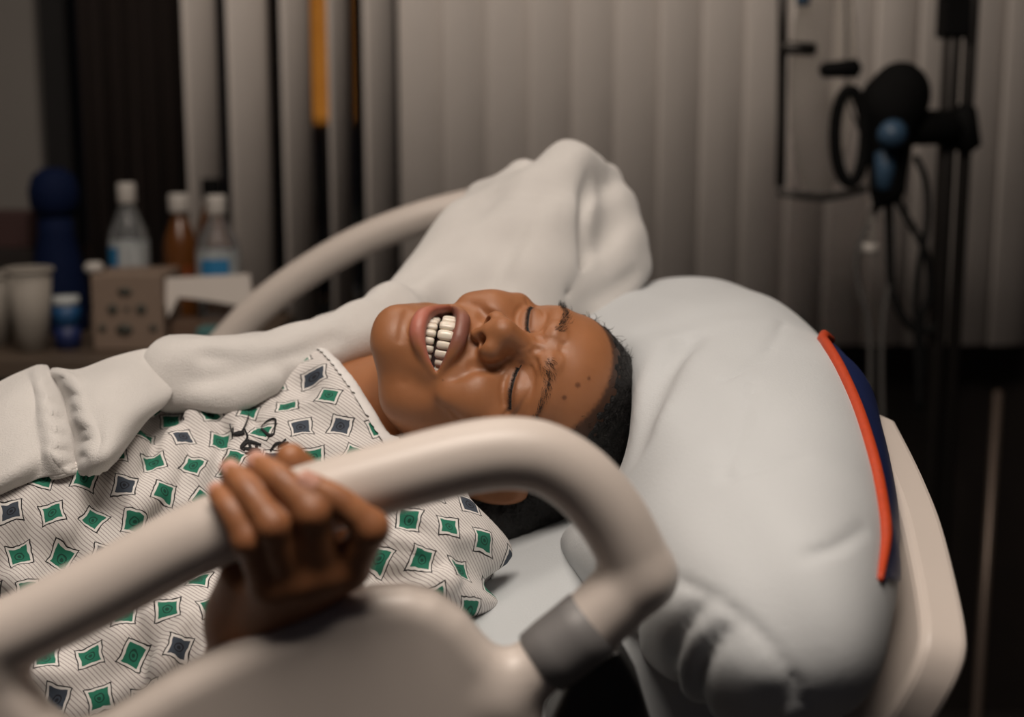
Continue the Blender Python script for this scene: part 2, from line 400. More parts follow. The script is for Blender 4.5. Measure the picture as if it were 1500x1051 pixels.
# teeth: two dental arches
def tooth_mesh(wd, ht, dp):
    V, Fc = [], []; nu, nv = 12, 8
    for j in range(nv+1):
        ph = -math.pi/2+math.pi*j/nv
        for i in range(nu):
            th = 2*math.pi*i/nu
            g = lambda c, e: math.copysign(abs(c)**e, c)
            V.append((wd/2*g(math.cos(ph), .5)*g(math.cos(th), .55), ht/2*g(math.sin(ph), .6), dp/2*g(math.cos(ph), .5)*g(math.sin(th), .7)))
    for j in range(nv):
        for i in range(nu): Fc.append((j*nu+i, j*nu+(i+1) % nu, (j+1)*nu+(i+1) % nu, (j+1)*nu+i))
    return V, Fc
def arch(widths, ht, y0, zf, depth, half):
    pos = []; tot = 0
    ss = []
    for i, wd in enumerate(widths): ss.append((tot+wd/2, wd, i)); tot += wd
    # arc-length walk on a parabola-like arch
    xs_ = np.linspace(0, half, 300); zs_ = zf-depth*(xs_/half)**2.1
    al = np.concatenate([[0], np.cumsum(np.hypot(np.diff(xs_), np.diff(zs_)))])
    for sg in (1, -1):
        for s_, wd, i in ss:
            x = np.interp(s_, al, xs_); z = np.interp(s_, al, zs_); k = np.searchsorted(xs_, x); k = min(max(k, 1), 298)
            tx, tz = xs_[k+1]-xs_[k-1], zs_[k+1]-zs_[k-1]; a = math.atan2(tz, tx)*sg
            h_ = ht*(1 if i == 0 else .9 if i == 1 else .98 if i == 2 else .85); V, Fc = tooth_mesh(wd*.97, h_, 6.5)
            V = np.array(V); c, sn = math.cos(a), math.sin(a)
            V = np.c_[sg*x+V[:, 0]*c-V[:, 2]*sn, V[:, 1]+y0, z+V[:, 0]*sn+V[:, 2]*c]
            o = keep(poly('tooth', H2W(V), Fc, M_tooth), person)
arch([8.6, 7, 7.8, 7, 7, 8.5], 13, -67, 90.5, 34, 29)
arch([5.6, 6, 6.8, 6.8, 7, 8.5], 9.5, -79.5, 87.0, 32, 27)
for y0, zf, dp, half, r in ((-59, 87, 34, 29, 5), (-89, 84, 32, 27, 5)):
    q = [(x, y0, zf-dp*(abs(x)/half)**2.1) for x in np.linspace(-half, half, 31)]
    keep(tube('gum', H2W(np.array(q)), r/1000., M_gum, None, 10), person)

# ===== PART2

# ================================================================== near bed rail frame of reference
RA = math.radians(7); RX0, RY0 = -.12, .745                       # the rail plane turns slightly away towards the bed head
RU = np.array([math.cos(RA), math.sin(RA), 0]); RN = np.array([math.sin(RA), -math.cos(RA), 0])   # along, towards the camera
def RP(px, py, dn=0.0):                                           # pixel -> rail-local (u, n, z) on the plane dn in front of the rail axis
    r = ray(px, py); o = CAM-np.array([RX0, RY0, 0]); tt = (dn-o@RN)/(r@RN); p = o+r*tt
    return np.array([p@RU, dn, p[2]])
def R2W(q): q = np.atleast_2d(q); return np.array([RX0, RY0, 0])+q[:, :1]*RU+q[:, 1:2]*RN+q[:, 2:]*np.array([0, 0, 1.])
def RPW(px, py, dn=0.0): return R2W(RP(px, py, dn))[0]

# ================================================================== PERSON: left hand, forearm (world coordinates)
SK_HAND = SKIN
fing = {  # joints: tip, DIP, PIP, MCP   (pixel, pixel, metres in front of the rail axis)
 'index': [(457, 712, .029), (500, 736, .031), (543, 774, .030), (512, 832, .012)],
 'middle': [(381, 682, .013), (414, 706, .027), (457, 752, .034), (472, 838, .018)],
 'ring': [(341, 694, .010), (365, 722, .025), (400, 770, .034), (430, 850, .018)],
 'pinky': [(320, 724, .013), (337, 748, .026), (362, 792, .031), (392, 856, .014)]}
frad = {'index': [.0068, .0078, .0094, .011], 'middle': [.007, .008, .0094, .0112], 'ring': [.0066, .0076, .009, .0106], 'pinky': [.0058, .0066, .0078, .0096]}
wrist = RPW(368, 912, -.028); elbow = np.array([-.19, .845, .74]); shoulder = np.array([-.082, 1.03, .885])
af = Field((-.26, .64, .70), (-.06, .90, 1.06), .0016)
af.op(chain([wrist, wrist+(elbow-wrist)*.4, elbow], [.021, .03, .036]))
for nm, js in fing.items():                                        # metacarpals first, they make the palm
    m = RPW(*js[3]); af.op(chain([m, (m*.45+wrist*.55), wrist], [frad[nm][3], .0125, .016], 3), .016)
af.op(chain([RPW(352, 842, -.004), RPW(352, 880, -.02), wrist], [.0115, .015, .017]), .012)      # outer heel of the hand
af.op(chain([RPW(470, 868, -.012), wrist], [.013, .017]), .015)                                  # ball of the thumb
af.op(chain([RPW(455, 868, -.02), RPW(492, 800, -.036), RPW(468, 722, -.036), RPW(426, 672, -.026)], [.0135, .0115, .0105, .0088], 6), .006)
for nm, js in fing.items():
    p = [RPW(*j) for j in js]; r = frad[nm]
    af.op(chain([p[0], p[1], p[2]], r[:3], 4), .0022); af.op(chain([p[2], p[3]], r[2:], 1), .004)
    mid = p[1]*.5+p[2]*.5
aV, aQ = af.mesh(); aC = np.tile(SK_HAND, (len(aV), 1))
for nm, js in fing.items():
    p = [RPW(*j) for j in js]
    for jt, rr in ((p[1], .007), (p[2], .011)):
        back = jt+(RN*.5+np.array([0, 0, .3]))*.01
        aC = paint(aC, .35*(1-sstep(rr*.4, rr*1.3, np.linalg.norm(aV-back, axis=1))), (.16, .055, .022))
BODY_V.append(aV); BODY_Q.append(aQ); BODY_C.append(aC)
# nails
M_nail = mat('finger_nail', (.56, .30, .23), .3)
def nail(tip, dip, outward, wd, ln):
    d = tip-dip; d /= np.linalg.norm(d); n = outward-d*(outward@d); n /= np.linalg.norm(n); sdir = np.cross(d, n); V, Fc = [], []
    for i in range(7):
        for j in range(7):
            a, b = (i/6-.5)*2, (j/6-.5)*2; e = math.sqrt(max(0, 1-.35*a*a*b*b)); ang = b*.95
            V.append(tip+d*(a*ln/2*e+ln*.12)+sdir*(math.sin(ang)*wd/2/math.sin(.95)*e)+n*((math.cos(ang)-1)*wd*.42+.0))
    for i in range(6):
        for j in range(6): Fc.append((i*7+j, i*7+j+1, i*7+8+j, i*7+7+j))
    o = poly('fingernail', V, Fc, M_nail); m = o.modifiers.new('thick', 'SOLIDIFY'); m.thickness = .0006; m.offset = 0
    return keep(o, person)
for nm, js in fing.items():
    tip, dip, pip = (RPW(*j) for j in js[:3]); cen = RPW(js[0][0]+6, js[0][1]+18, 0)
    out = np.cross(np.cross(pip-dip, tip-dip), tip-dip)
    out = (tip-RPW(js[0][0]+10, js[0][1]+26, -.004)); out = out/np.linalg.norm(out)+RN*.25+np.array([0, 0, .2])
    n = out/np.linalg.norm(out); nail(tip+n*(frad[nm][0]*1.0), dip+n*(frad[nm][0]*1.0), n, frad[nm][0]*1.55, frad[nm][0]*1.7)

# ================================================================== PERSON: torso, gown
TOR = np.array([(-.15, .925, .070), (-.24, .882, .098), (-.38, .828, .112), (-.55, .765, .110), (-.75, .735, .112), (-.95, .73, .10), (-1.2, .72, .09)])
YB = 1.205
def torso(X, Y, Z):
    D = None; yy = (Y-YB)/1.5
    pts = cat_rom(TOR, 4)
    for a, b in zip(pts[:-1], pts[1:]):
        ab = b[:2]-a[:2]; tt = np.clip(((X-a[0])*ab[0]+(Z-a[1])*ab[1])/(ab@ab), 0, 1)
        d = np.sqrt((X-a[0]-tt*ab[0])**2+(Z-a[1]-tt*ab[1])**2+yy**2)-(a[2]+tt*(b[2]-a[2]))
        D = d if D is None else np.minimum(D, d)
    return D
gf = Field((-1.08, .84, .56), (.03, 1.52, 1.06), .004)
gf.op(func(torso, (-1.08, .9, .56), (.03, 1.5, 1.06)))
gf.op(ell((-.37, 1.10, .905), (.075, .07, .055)), .07); gf.op(ell((-.37, 1.30, .905), (.075, .07, .055)), .07)
far_sh = np.array([-.12, 1.375, .90])
gf.op(chain([np.array([-.16, 1.2, .915]), shoulder], [.06, .062]), .06); gf.op(chain([np.array([-.16, 1.2, .915]), far_sh], [.06, .062]), .06)
sleeve_end = shoulder+(elbow-shoulder)*.62
gf.op(chain([shoulder, (shoulder+sleeve_end)/2, sleeve_end], [.060, .064, .068]), .03)
gf.op(chain([far_sh, far_sh+np.array([-.2, .06, -.08])], [.058, .06]), .03)
gf.op(chain([(-.62, 1.01, .735), (-.40, 1.0, .775), (-.22, .995, .835)], [.05, .055, .05]), .06)
X, Y, Z = gf.xyz((slice(None),)*3)
wx = X+.02*np.sin(Y*19+Z*11); wy = Y+.018*np.sin(X*21+Z*17); wz = Z+.02*np.sin(X*16-Y*13)
fold = .0035*np.sin(55*wx+70*wz+9*np.sin(wy*14))+.0032*np.sin(95*wy-60*wx+5*np.sin(wz*30))+.0022*np.sin(120*wz+85*wy+30*wx)
near_arm = np.clip(1-np.sqrt((X+.09)**2+(Y-1.03)**2+(Z-.88)**2)/.16, 0, 1)
fold = fold*(.75+2.2*near_arm)
chestrow = np.clip(1-np.abs(X+.27)/.12, 0, 1)*np.clip((Z-.88)/.05, 0, 1); fold = fold+.004*chestrow*np.sin(X*150+Y*40)
gf.F = (gf.F+fold).astype(np.float32)
# neckline: a ring of points; the gown stops at its plane
ringA, ringB = PY(497, 534, 1.165), PY(566, 642, 1.115)
ring_c = PY(530, 622, 1.205); fwd_ = ringA-ring_c; sid = ringB-ring_c
nrm = np.cross(fwd_, sid); nrm /= np.linalg.norm(nrm)
nrm = nrm if nrm[0] > 0 else -nrm
e1 = fwd_/np.linalg.norm(fwd_); e2 = np.cross(nrm, e1); e2 = e2 if e2@sid > 0 else -e2
thB = math.atan2(sid@e2, sid@e1); rA, rB = np.linalg.norm(fwd_), np.linalg.norm(sid)
print('ring', rA, rB, math.degrees(thB), nrm)
ring = []
for k in range(48):
    th = 2*math.pi*k/48; wgt = .5-.5*math.cos(min(th, 2*math.pi-th)/thB*math.pi) if min(th, 2*math.pi-th) < thB else 1
    rr_ = (rA+(rB-rA)*wgt) if th <= math.pi else rA+(.8*rA-rA)*wgt
    ring.append(ring_c+rr_*(e1*math.cos(th)+e2*math.sin(th)))
ring = np.array(ring)
for _ in range(3): ring = (np.roll(ring, 1, 0)+2*ring+np.roll(ring, -1, 0))/4
print('ringpx', [tuple(np.round(PIX(p)).astype(int)) for p in ring[::4]])
gf.op(chain(np.vstack([ring, ring[:2]])-nrm*.010, .007, 1), .035)
hole = func(lambda X, Y, Z: np.maximum(-((X-ring_c[0])*nrm[0]+(Y-ring_c[1])*nrm[1]+(Z-ring_c[2])*nrm[2]),
        np.sqrt((X-ring_c[0])**2+(Y-ring_c[1])**2+(Z-ring_c[2])**2)-.105), ring_c-.12, ring_c+.12)
gf.op(hole, .004, True)
gf.op(chain([ring_c-nrm*.015, ring_c+nrm*.1], min(rA, rB)-.007), .004, True)
g0, gq0 = gf.mesh(); gb0 = BVHTree.FromPolygons([Vector(v) for v in g0], [tuple(q) for q in gq0.tolist()])
def crease(pts, r, k, sub=True, off=0.0):
    w_ = []
    for q in cat_rom(np.array(pts, float), 4):
        d = Vector(ray(*q)).normalized(); h = gb0.ray_cast(Vector(CAM)+d*.88, d)
        if h[0]: w_.append(np.array(h[0])-np.array(d)*off)
    if len(w_) > 1: gf.op(chain(w_, np.interp(np.arange(len(w_)), [0, len(w_)/2, len(w_)-1], [r*.3, r, r*.3]), 1), k, sub)
for pts, r, k in [([(545, 800), (600, 808), (650, 835), (672, 862)], .0035, .012), ([(590, 765), (640, 782), (700, 792)], .003, .014), ([(630, 748), (670, 775), (722, 780)], .0022, .010), ([(560, 850), (610, 842), (640, 850)], .0025, .012),
    ([(575, 745), (600, 775), (612, 800)], .0022, .012), ([(300, 596), (325, 635), (318, 690)], .0025, .014), ([(262, 610), (285, 650), (262, 715), (230, 760)], .003, .016), ([(350, 590), (372, 620), (400, 628)], .002, .012),
    ([(410, 580), (430, 600), (470, 600)], .002, .012), ([(235, 640), (215, 690), (160, 740)], .003, .016), ([(140, 735), (118, 790), (60, 850)], .003, .016), ([(60, 740), (30, 800), (0, 830)], .0025, .014), ([(290, 900), (262, 960), (250, 1040)], .0035, .02), ([(190, 900), (205, 960), (190, 1040)], .003, .018), ([(330, 700), (300, 740), (240, 770)], .002, .014)]: crease(pts, r, k)
for pts, r in [([(585, 790), (640, 812), (665, 850)], .005), ([(610, 757), (660, 785), (712, 788)], .004), ([(282, 600), (305, 645), (290, 700)], .005), ([(330, 590), (350, 610), (390, 612)], .004), ([(245, 650), (240, 700), (200, 750)], .005), ([(275, 905), (245, 960), (232, 1040)], .006)]: crease(pts, r, .016, False)
gV, gQ = gf.mesh()
sf = Field((-1.6, .84, .56), (.03, 1.52, 1.06), .006)                # the trunk, arms and legs under the cloth
sf.op(func(lambda X, Y, Z: torso(X, Y, Z)+.016, (-1.08, .9, .56), (.03, 1.5, 1.06)))
sf.op(chain([np.array([-.16, 1.2, .915]), shoulder], [.05, .046]), .05); sf.op(chain([np.array([-.16, 1.2, .915]), far_sh], [.05, .046]), .05)
sf.op(chain([shoulder, elbow], [.046, .037]), .02); sf.op(chain([far_sh, far_sh+np.array([-.26, .05, -.1])], [.046, .037]), .02)
sf.op(chain([H2W((8, -130, -52))[0], np.array([-.19, 1.205, .91])], [.046, .05]), .03)
for yy in (1.11, 1.30): sf.op(chain([(-.95, yy, .735), (-1.3, yy, .735), (-1.58, yy, .71)], [.075, .055, .042]), .04)
sV, sQ = sf.mesh(); BODY_V.append(sV); BODY_Q.append(sQ); BODY_C.append(np.tile(SKIN, (len(sV), 1)))
body = finish_body(); tag(body, 'brown skin, eyes shut, wide open laugh')

# gown print: staggered green and slate diamonds with ink outlines over fine diagonal pinstripes
M_gown = mat('printed_gown_cotton', (.8, .78, .74), .85); t = NT(M_gown)
uv = t.n('ShaderNodeTexCoord').outputs['UV']; sep = t.n('ShaderNodeSeparateXYZ'); t.put(sep.inputs[0], uv); U, Vv = sep.outputs[0], sep.outputs[1]
wob = t.noise(70, 2, uv); wob2 = t.n('ShaderNodeTexNoise'); wob2.inputs['Scale'].default_value = 80; t.put(wob2.inputs['Vector'], uv)
U2 = t.m('ADD', U, t.m('MULTIPLY', t.m('SUBTRACT', wob, .5), .0055)); V2 = t.m('ADD', Vv, t.m('MULTIPLY', t.m('SUBTRACT', wob2.outputs[0], .5), .0055))
CU, CV = .030, .028
row = t.m('FLOOR', t.m('DIVIDE', V2, CV)); us = t.m('ADD', t.m('DIVIDE', U2, CU), t.m('MULTIPLY', row, .37))
cu = t.m('FLOOR', us); fu = t.m('SUBTRACT', t.m('SUBTRACT', us, cu), .5); fv = t.m('SUBTRACT', t.m('SUBTRACT', t.m('DIVIDE', V2, CV), row), .5)
cell = t.n('ShaderNodeCombineXYZ'); t.put(cell.inputs[0], cu); t.put(cell.inputs[1], row)
wn = t.n('ShaderNodeTexWhiteNoise', noise_dimensions='2D'); t.put(wn.inputs['Vector'], cell.outputs[0]); rnd = wn.outputs['Value']
cs = t.n('ShaderNodeSeparateColor'); t.put(cs.inputs[0], wn.outputs['Color']); r2, r3 = cs.outputs[1], cs.outputs[2]
ang = t.m('MULTIPLY', t.m('SUBTRACT', r2, .5), .9); ca_, sa_ = t.m('COSINE', ang), t.m('SINE', ang)
xr = t.m('ADD', t.m('MULTIPLY', fu, ca_), t.m('MULTIPLY', fv, sa_)); yr = t.m('SUBTRACT', t.m('MULTIPLY', fv, ca_), t.m('MULTIPLY', fu, sa_))
ax_, ay_ = t.m('ABSOLUTE', xr), t.m('ABSOLUTE', yr)
dd = t.m('MAXIMUM', t.m('SUBTRACT', t.m('MULTIPLY', ax_, 1.0), t.m('MULTIPLY', t.m('MULTIPLY', yr, yr), .22)), t.m('SUBTRACT', t.m('MULTIPLY', ay_, 1.0), t.m('MULTIPLY', t.m('MULTIPLY', xr, xr), .22)))
rad_ = t.m('SQRT', t.m('ADD', t.m('MULTIPLY', xr, xr), t.m('MULTIPLY', yr, yr)))
inner = t.mix(t.m('GREATER_THAN', r3, .5), dd, rad_)
def band(v, lo, hi): return t.m('MULTIPLY', t.m('GREATER_THAN', v, lo), t.m('LESS_THAN', v, hi))
stripe = t.m('FRACT', t.m('DIVIDE', t.m('ADD', t.m('MULTIPLY', U, .62), t.m('MULTIPLY', Vv, .78)), .0025))
base = t.mix(t.m('LESS_THAN', stripe, .24), (.68, .655, .635), (.36, .32, .32))
green = t.mix(t.m('GREATER_THAN', rnd, .76), (.012, .16, .10), (.045, .06, .085))
dark = t.mix(t.m('GREATER_THAN', rnd, .76), (.004, .055, .036), (.012, .014, .022))
isd = t.m('GREATER_THAN', inner, -1)
cc = t.mix(t.m('LESS_THAN', dd, .290), base, (.012, .012, .014)); cc = t.mix(t.m('LESS_THAN', dd, .262), cc, (.72, .70, .68))
cc = t.mix(t.m('LESS_THAN', dd, .205), cc, green); cc = t.mix(band(rad_, .085, .115), cc, dark); cc = t.mix(t.m('LESS_THAN', rad_, .045), cc, dark)
t.put(t.b.inputs['Base Color'], cc); t.bump(t.noise(700), .15, .0006)
zc_ = np.interp(gV[:, 0], TOR[::-1, 0], TOR[::-1, 1]); thv = np.arctan2(gV[:, 2]-zc_, -(gV[:, 1]-YB)/1.4)
gme = mesh_np('gown', gV, gQ); pd = np.array([.25, -.72, .65]); pd /= np.linalg.norm(pd); pu = np.array([1, 0, 0])-pd*pd[0]; pu /= np.linalg.norm(pu); pv = np.cross(pd, pu); set_uv(gme, np.c_[gV@pu+3, gV@pv+2])
gown = keep(link('gown', gme, M_gown), person)
tag(gown, 'white pinstriped gown printed with green and slate diamonds')
M_bind = noisy('collar_binding', (.72, .71, .70), .85, 60, .06, .3, .0006, 900)
gc = gV[gQ].mean(1); pd_ = (gc-ring_c)@nrm; sel = (pd_ > -.0085) & (pd_ < .006) & (np.linalg.norm(gc-ring_c, axis=1) < .125)
gfn = np.cross(gV[gQ[:, 1]]-gV[gQ[:, 0]], gV[gQ[:, 3]]-gV[gQ[:, 0]]); gfn /= np.linalg.norm(gfn, axis=1)[:, None]+1e-12
cq = gQ[sel]; ids, inv = np.unique(cq, return_inverse=True); cn = np.zeros_like(gV); np.add.at(cn, cq.ravel(), np.repeat(gfn[sel], 4, 0)); cn /= np.linalg.norm(cn, axis=1)[:, None]+1e-9
cv_ = gV[ids]+cn[ids]*.0016; d0 = (gV[ids]-ring_c)@nrm; cv_ = cv_-np.outer(np.minimum(d0+.008, 0)*1.0, nrm)
gn = keep(link('collar', mesh_np('collar', cv_, inv.reshape(-1, 4)), M_bind), person); gn['label'] = 'plain pale collar binding'
# black ink stamp marks on the chest, laid on the cloth
gb = BVHTree.FromPolygons([Vector(v) for v in gV], [tuple(q) for q in gQ.tolist()])
M_ink = mat('black_ink', (.008, .008, .01), .8)
def on_gown(px, py):
    d = Vector(ray(px, py)).normalized(); h = gb.ray_cast(Vector(CAM)+d*.9, d); return (np.array(h[0]), np.array(h[1])) if h[0] else (None, None)
def k2(x, y): return 250+x/2.6275, 580+y/2.6275
strokes = [([(232, 110), (245, 150), (275, 140), (300, 75)], 4), ([(245, 150), (285, 145)], 12), ([(285, 130), (295, 165), (270, 200), (285, 215)], 5), ([(270, 205), (300, 180), (350, 190)], 8),
  ([(280, 205), (345, 215)], 10), ([(285, 225), (350, 220)], 7), ([(350, 125), (375, 100), (405, 95), (400, 150)], 5), ([(350, 130), (380, 155), (400, 150)], 7), ([(385, 215), (410, 185), (450, 185)], 6),
  ([(415, 200), (445, 168)], 5), ([(425, 195), (455, 180)], 5), ([(300, 170), (310, 225)], 6), ([(330, 180), (335, 230)], 6)]
Vs, Fs = [], []
for pts, wd in strokes:
    pl = [on_gown(*k2(x, y)) for x, y in cat_rom(np.array(pts, float), 5)]; pl = [(p, n) for p, n in pl if p is not None]
    for i, (p, n) in enumerate(pl):
        dv = pl[min(i+1, len(pl)-1)][0]-pl[max(i-1, 0)][0]; sd = np.cross(dv, n); sd /= np.linalg.norm(sd)+1e-9; hw = 1.7*wd/2.63/1900/2*(1.15-.5*abs(2*i/(len(pl)-1)-1))
        if n@(CAM-p) < 0: n = -n
        Vs += [p+n*.0009+sd*hw, p+n*.0009-sd*hw]
        if i: b0 = len(Vs); Fs.append((b0-4, b0-3, b0-1, b0-2))
st = poly('ink_stamp', Vs, Fs, M_ink); m = st.modifiers.new('t', 'SOLIDIFY'); m.thickness = .0005; keep(st, person); st['label'] = 'smudged black ink stamp'

# ================================================================== BED
M_plastic = noisy('cream_rail_plastic', (.59, .525, .478), .4, 12, .04, .12, .0004, 700)
M_sleeve = noisy('grey_sleeve_plastic', (.17, .165, .165), .5, 20, .05, .1, .0003, 600)
M_dark = noisy('dark_bracket_metal', (.022, .021, .021), .45, 20, .1, 0)
M_deck = noisy('bed_frame_paint', (.3, .28, .26), .5, 15, .05, 0)
bed = empty('hospital_bed', (-.75, 1.25, 0))
tag(bed, 'cream hospital bed with moulded side rails and rounded headboard, head end raised', 'bed')
def poly2d(pts):
    pts = np.array(pts, float)
    def f(U, W):
        d = None; ins = np.zeros(np.broadcast_shapes(U.shape, W.shape), bool)
        for i in range(len(pts)):
            a, b = pts[i], pts[(i+1) % len(pts)]; e = b-a; tt = np.clip(((U-a[0])*e[0]+(W-a[1])*e[1])/(e@e+1e-12), 0, 1)
            q = (U-a[0]-tt*e[0])**2+(W-a[1]-tt*e[1])**2; d = q if d is None else np.minimum(d, q)
            c = ((a[1] > W) != (b[1] > W)) & (U < (b[0]-a[0])*(W-a[1])/((b[1]-a[1]) if b[1] != a[1] else 1e-9)+a[0]); ins = ins ^ c
        d = np.sqrt(d); return np.where(ins, -d, d)
    return f
def plate(pts, n0, half, rnd):                                   # extruded rounded outline in rail-local (u, n, z)
    f2 = poly2d(pts); pts = np.array(pts); lo = (pts[:, 0].min()-.01, n0-half-.01, pts[:, 1].min()-.01); hi = (pts[:, 0].max()+.01, n0+half+.01, pts[:, 1].max()+.01)
    def f(X, Y, Z):
        a = f2(X[:, 0, :], Z[:, 0, :])[:, None, :]+rnd; b = np.abs(Y-n0)-half+rnd
        return np.minimum(np.maximum(a, b), 0)+np.sqrt(np.maximum(a, 0)**2+np.maximum(b, 0)**2)-rnd
    return func(f, lo, hi)
TR = .0200
rf = Field((-.42, -.05, .60), (.24, .05, 1.09), .0026)
top = [RP(*q) for q in [(-330, 1065), (-150, 993), (0, 935), (150, 862), (300, 784), (450, 735), (600, 692), (690, 670), (750, 664), (800, 673), (850, 704), (892, 752), (918, 797), (938, 842)]]
rf.op(chain(top, TR, 5))
rf.op(chain([RP(938, 844), RP(868, 912)], [TR, TR*.97], 1), .006)
rf.op(chain([RP(795, 970), RP(735, 1018)], [TR*.86, TR*.95], 1), .008)
pan = [RP(*q)[[0, 2]] for q in [(-330, 1060), (-150, 985), (0, 950), (30, 968), (48, 1000), (72, 1035), (105, 1058), (150, 1046), (250, 985), (330, 945), (400, 913), (480, 878), (545, 859), (600, 857), (640, 867), (680, 895), (708, 930), (735, 958), (792, 1040), (790, 1100), (740, 1300), (500, 1420), (-330, 1420)]]
rf.op(plate(pan, 0, .017, .015), .012)
V, Q = rf.mesh(); rail = keep(link('side_rail', mesh_np('side_rail', R2W(V), Q), M_plastic), bed)
rail['label'] = 'cream plastic side rail nearest the viewer'
slv = [RP(868, 912), RP(845, 931), RP(815, 954), RP(793, 972)]
keep(tube('rail_sleeve', R2W(np.array(slv)), [.0206, .0206, .0204, .0198], M_sleeve, None, 28), bed)['label'] = 'grey sleeve joining the rail'
def slab(name, pts, y0, y1, mt, parent, bev=.004):
    V = [(p[0], y0, p[1]) for p in pts]+[(p[0], y1, p[1]) for p in pts]; n = len(pts)
    o = poly(name, V, [tuple(range(n))[::-1], tuple(range(n, 2*n))]+[(i, (i+1) % n, n+(i+1) % n, n+i) for i in range(n)], mt, None, False)
    m = o.modifiers.new('b', 'BEVEL'); m.width = bev; m.segments = 2; m.limit_method = 'ANGLE'
    return keep(o, parent) if parent else o
br = [PY(*q, .80)[[0, 2]] for q in [(835, 985), (905, 945), (935, 1000), (965, 1100), (960, 1300), (800, 1300), (800, 1060)]]
slab('rail_bracket', br, .79, .83, M_dark, bed)
# far rail
FY = 1.77
ff = Field((-.62, FY-.04, .55), (.2, FY+.04, 1.13), .004)
fp = [PY(*q, FY) for q in [(250, 590), (330, 502), (375, 455), (440, 405), (520, 358), (600, 325), (680, 303), (760, 290), (820, 300), (862, 340), (880, 400)]]
ff.op(chain(fp, .0205, 4)); ff.op(chain([fp[-1], PY(850, 470, FY)], .0205), .006)
def fplate():
    pts = [(q[0], q[2]) for q in (PY(*a, FY) for a in [(250, 590), (330, 520), (400, 520), (440, 520), (480, 515), (620, 510), (780, 500), (860, 500), (850, 700), (300, 700)])]
    f2 = poly2d(pts); pts = np.array(pts)
    def f(X, Y, Z): return np.maximum(f2(X[:, 0, :], Z[:, 0, :])[:, None, :], np.abs(Y-FY)-.015)
    return func(f, (pts[:, 0].min(), FY-.03, pts[:, 1].min()), (pts[:, 0].max(), FY+.03, pts[:, 1].max()))
ff.op(fplate(), .01); V, Q = ff.mesh()
keep(link('side_rail', mesh_np('side_rail', V, Q), M_plastic), bed)['label'] = 'far cream side rail, partly under the blanket'
# mattress plane and bed frame
def zbed(x): return np.where(x > -.55, .862+.36*x, .664)
hb = [PY(*q, 1.0) for q in [(1283, 650)]]
HBX, HBK = .252, .42                                              # the headboard leans back
def HP(px, py): r = ray(px, py); return CAM+r*((HBX+HBK*(ZC-.9))/(r[0]-HBK*r[2]))
out = [HP(*q) for q in cat_rom(np.array([(1262, 604), (1283, 648), (1302, 693), (1322, 752), (1341, 840), (1351, 905), (1349, 945), (1334, 988), (1308, 1035), (1275, 1085)], float), 8)]
oy = [(p[1], p[2]) for p in out]; ymax = 1.72
oy = oy+[(oy[-1][0]+.03, .66), (ymax, .66), (ymax, oy[0][1]-.09), (ymax-.12, oy[0][1]-.04), (1.35, oy[0][1]-.03), (oy[0][0]+.06, oy[0][1]-.005)]
hx = lambda z: HBX+HBK*(z-.9)
V = [(hx(b), a, b) for a, b in oy]+[(hx(b)+.03, a, b-.008) for a, b in oy]; n = len(oy)
o = poly('headboard', V, [tuple(range(n)), tuple(range(n, 2*n))[::-1]]+[(i, n+i, n+(i+1) % n, (i+1) % n) for i in range(n)], M_plastic, None, False)
m = o.modifiers.new('b', 'BEVEL'); m.width = .006; m.segments = 3; m.limit_method = 'ANGLE'; m.angle_limit = math.radians(40); keep(o, bed)
slab('bed_deck', [(.245, .795), (.245, .76), (-.55, .47), (-1.78, .47), (-1.78, .505), (-.56, .505)], .90, 1.68, M_deck, bed)
slab('bed_base', [(-.1, .45), (-.1, .25), (-1.5, .25), (-1.5, .45)], 1.0, 1.55, M_deck, bed, .02)
for x in (-.2, -1.4):
    for y in (1.02, 1.5):
        keep(lathe('caster_wheel', [(.0, -.015), (.06, -.015), (.065, 0), (.06, .015), (0, .015)], M_dark, None, 20), bed)
        o = COL.objects[-1]; o.rotation_euler = (math.pi/2, 0, 0); o.location = (x, y, .065)
        keep(tube('caster_stem', [(x, y, .08), (x, y, .3)], .018, M_deck, None, 10), bed)
for x in (-.3, -1.3): slab('lift_column', [(x-.06, .26), (x+.06, .26), (x+.06, .49), (x-.06, .49)], 1.2, 1.34, M_deck, bed, .01)
slab('footboard', [(-1.8, .3), (-1.84, .3), (-1.84, 1.0), (-1.8, 1.0)], .86, 1.72, M_plastic, bed, .015)

# mattress with fitted sheet
M_navy = noisy('navy_mattress_vinyl', (.008, .018, .085), .5, 40, .15, .2, .0006)
M_orange = noisy('orange_piping', (.46, .045, .006), .6, 200, .2, .4, .0006)
M_sheet = noisy('pale_grey_sheet', (.50, .53, .55), .8, 10, .04, .3, .0008, 600)
mf = Field((-1.82, .84, .48), (.27, 1.72, .99), .009)
X, Y, Z = mf.xyz((slice(None),)*3)
zt = .862+.36*np.maximum(X, -.55); zt = np.where(X > -.55, zt, .664)
a = np.maximum(np.maximum(Z-zt+.03, zt-.15-Z+.03)*.94, np.maximum(np.maximum(X-.235, -1.78-X)+.03, np.abs(Y-1.285)-.405+.03))
b_ = [np.maximum(np.abs(Z-zt+.075)*.94-.045, 0), np.maximum(np.abs(X+.7725)-.9775, 0), np.maximum(np.abs(Y-1.285)-.375, 0)]
mf.F = (np.minimum(a, 0)+np.sqrt(b_[0]**2+b_[1]**2+b_[2]**2)-.03).astype(np.float32)
V, Q = mf.mesh(); V[:, 2] += .002*np.sin(V[:, 0]*31+V[:, 1]*17)
mat_o = tag(link('mattress', mesh_np('mattress', V, Q), M_sheet), 'bed mattress under a smooth pale grey fitted sheet', 'mattress')

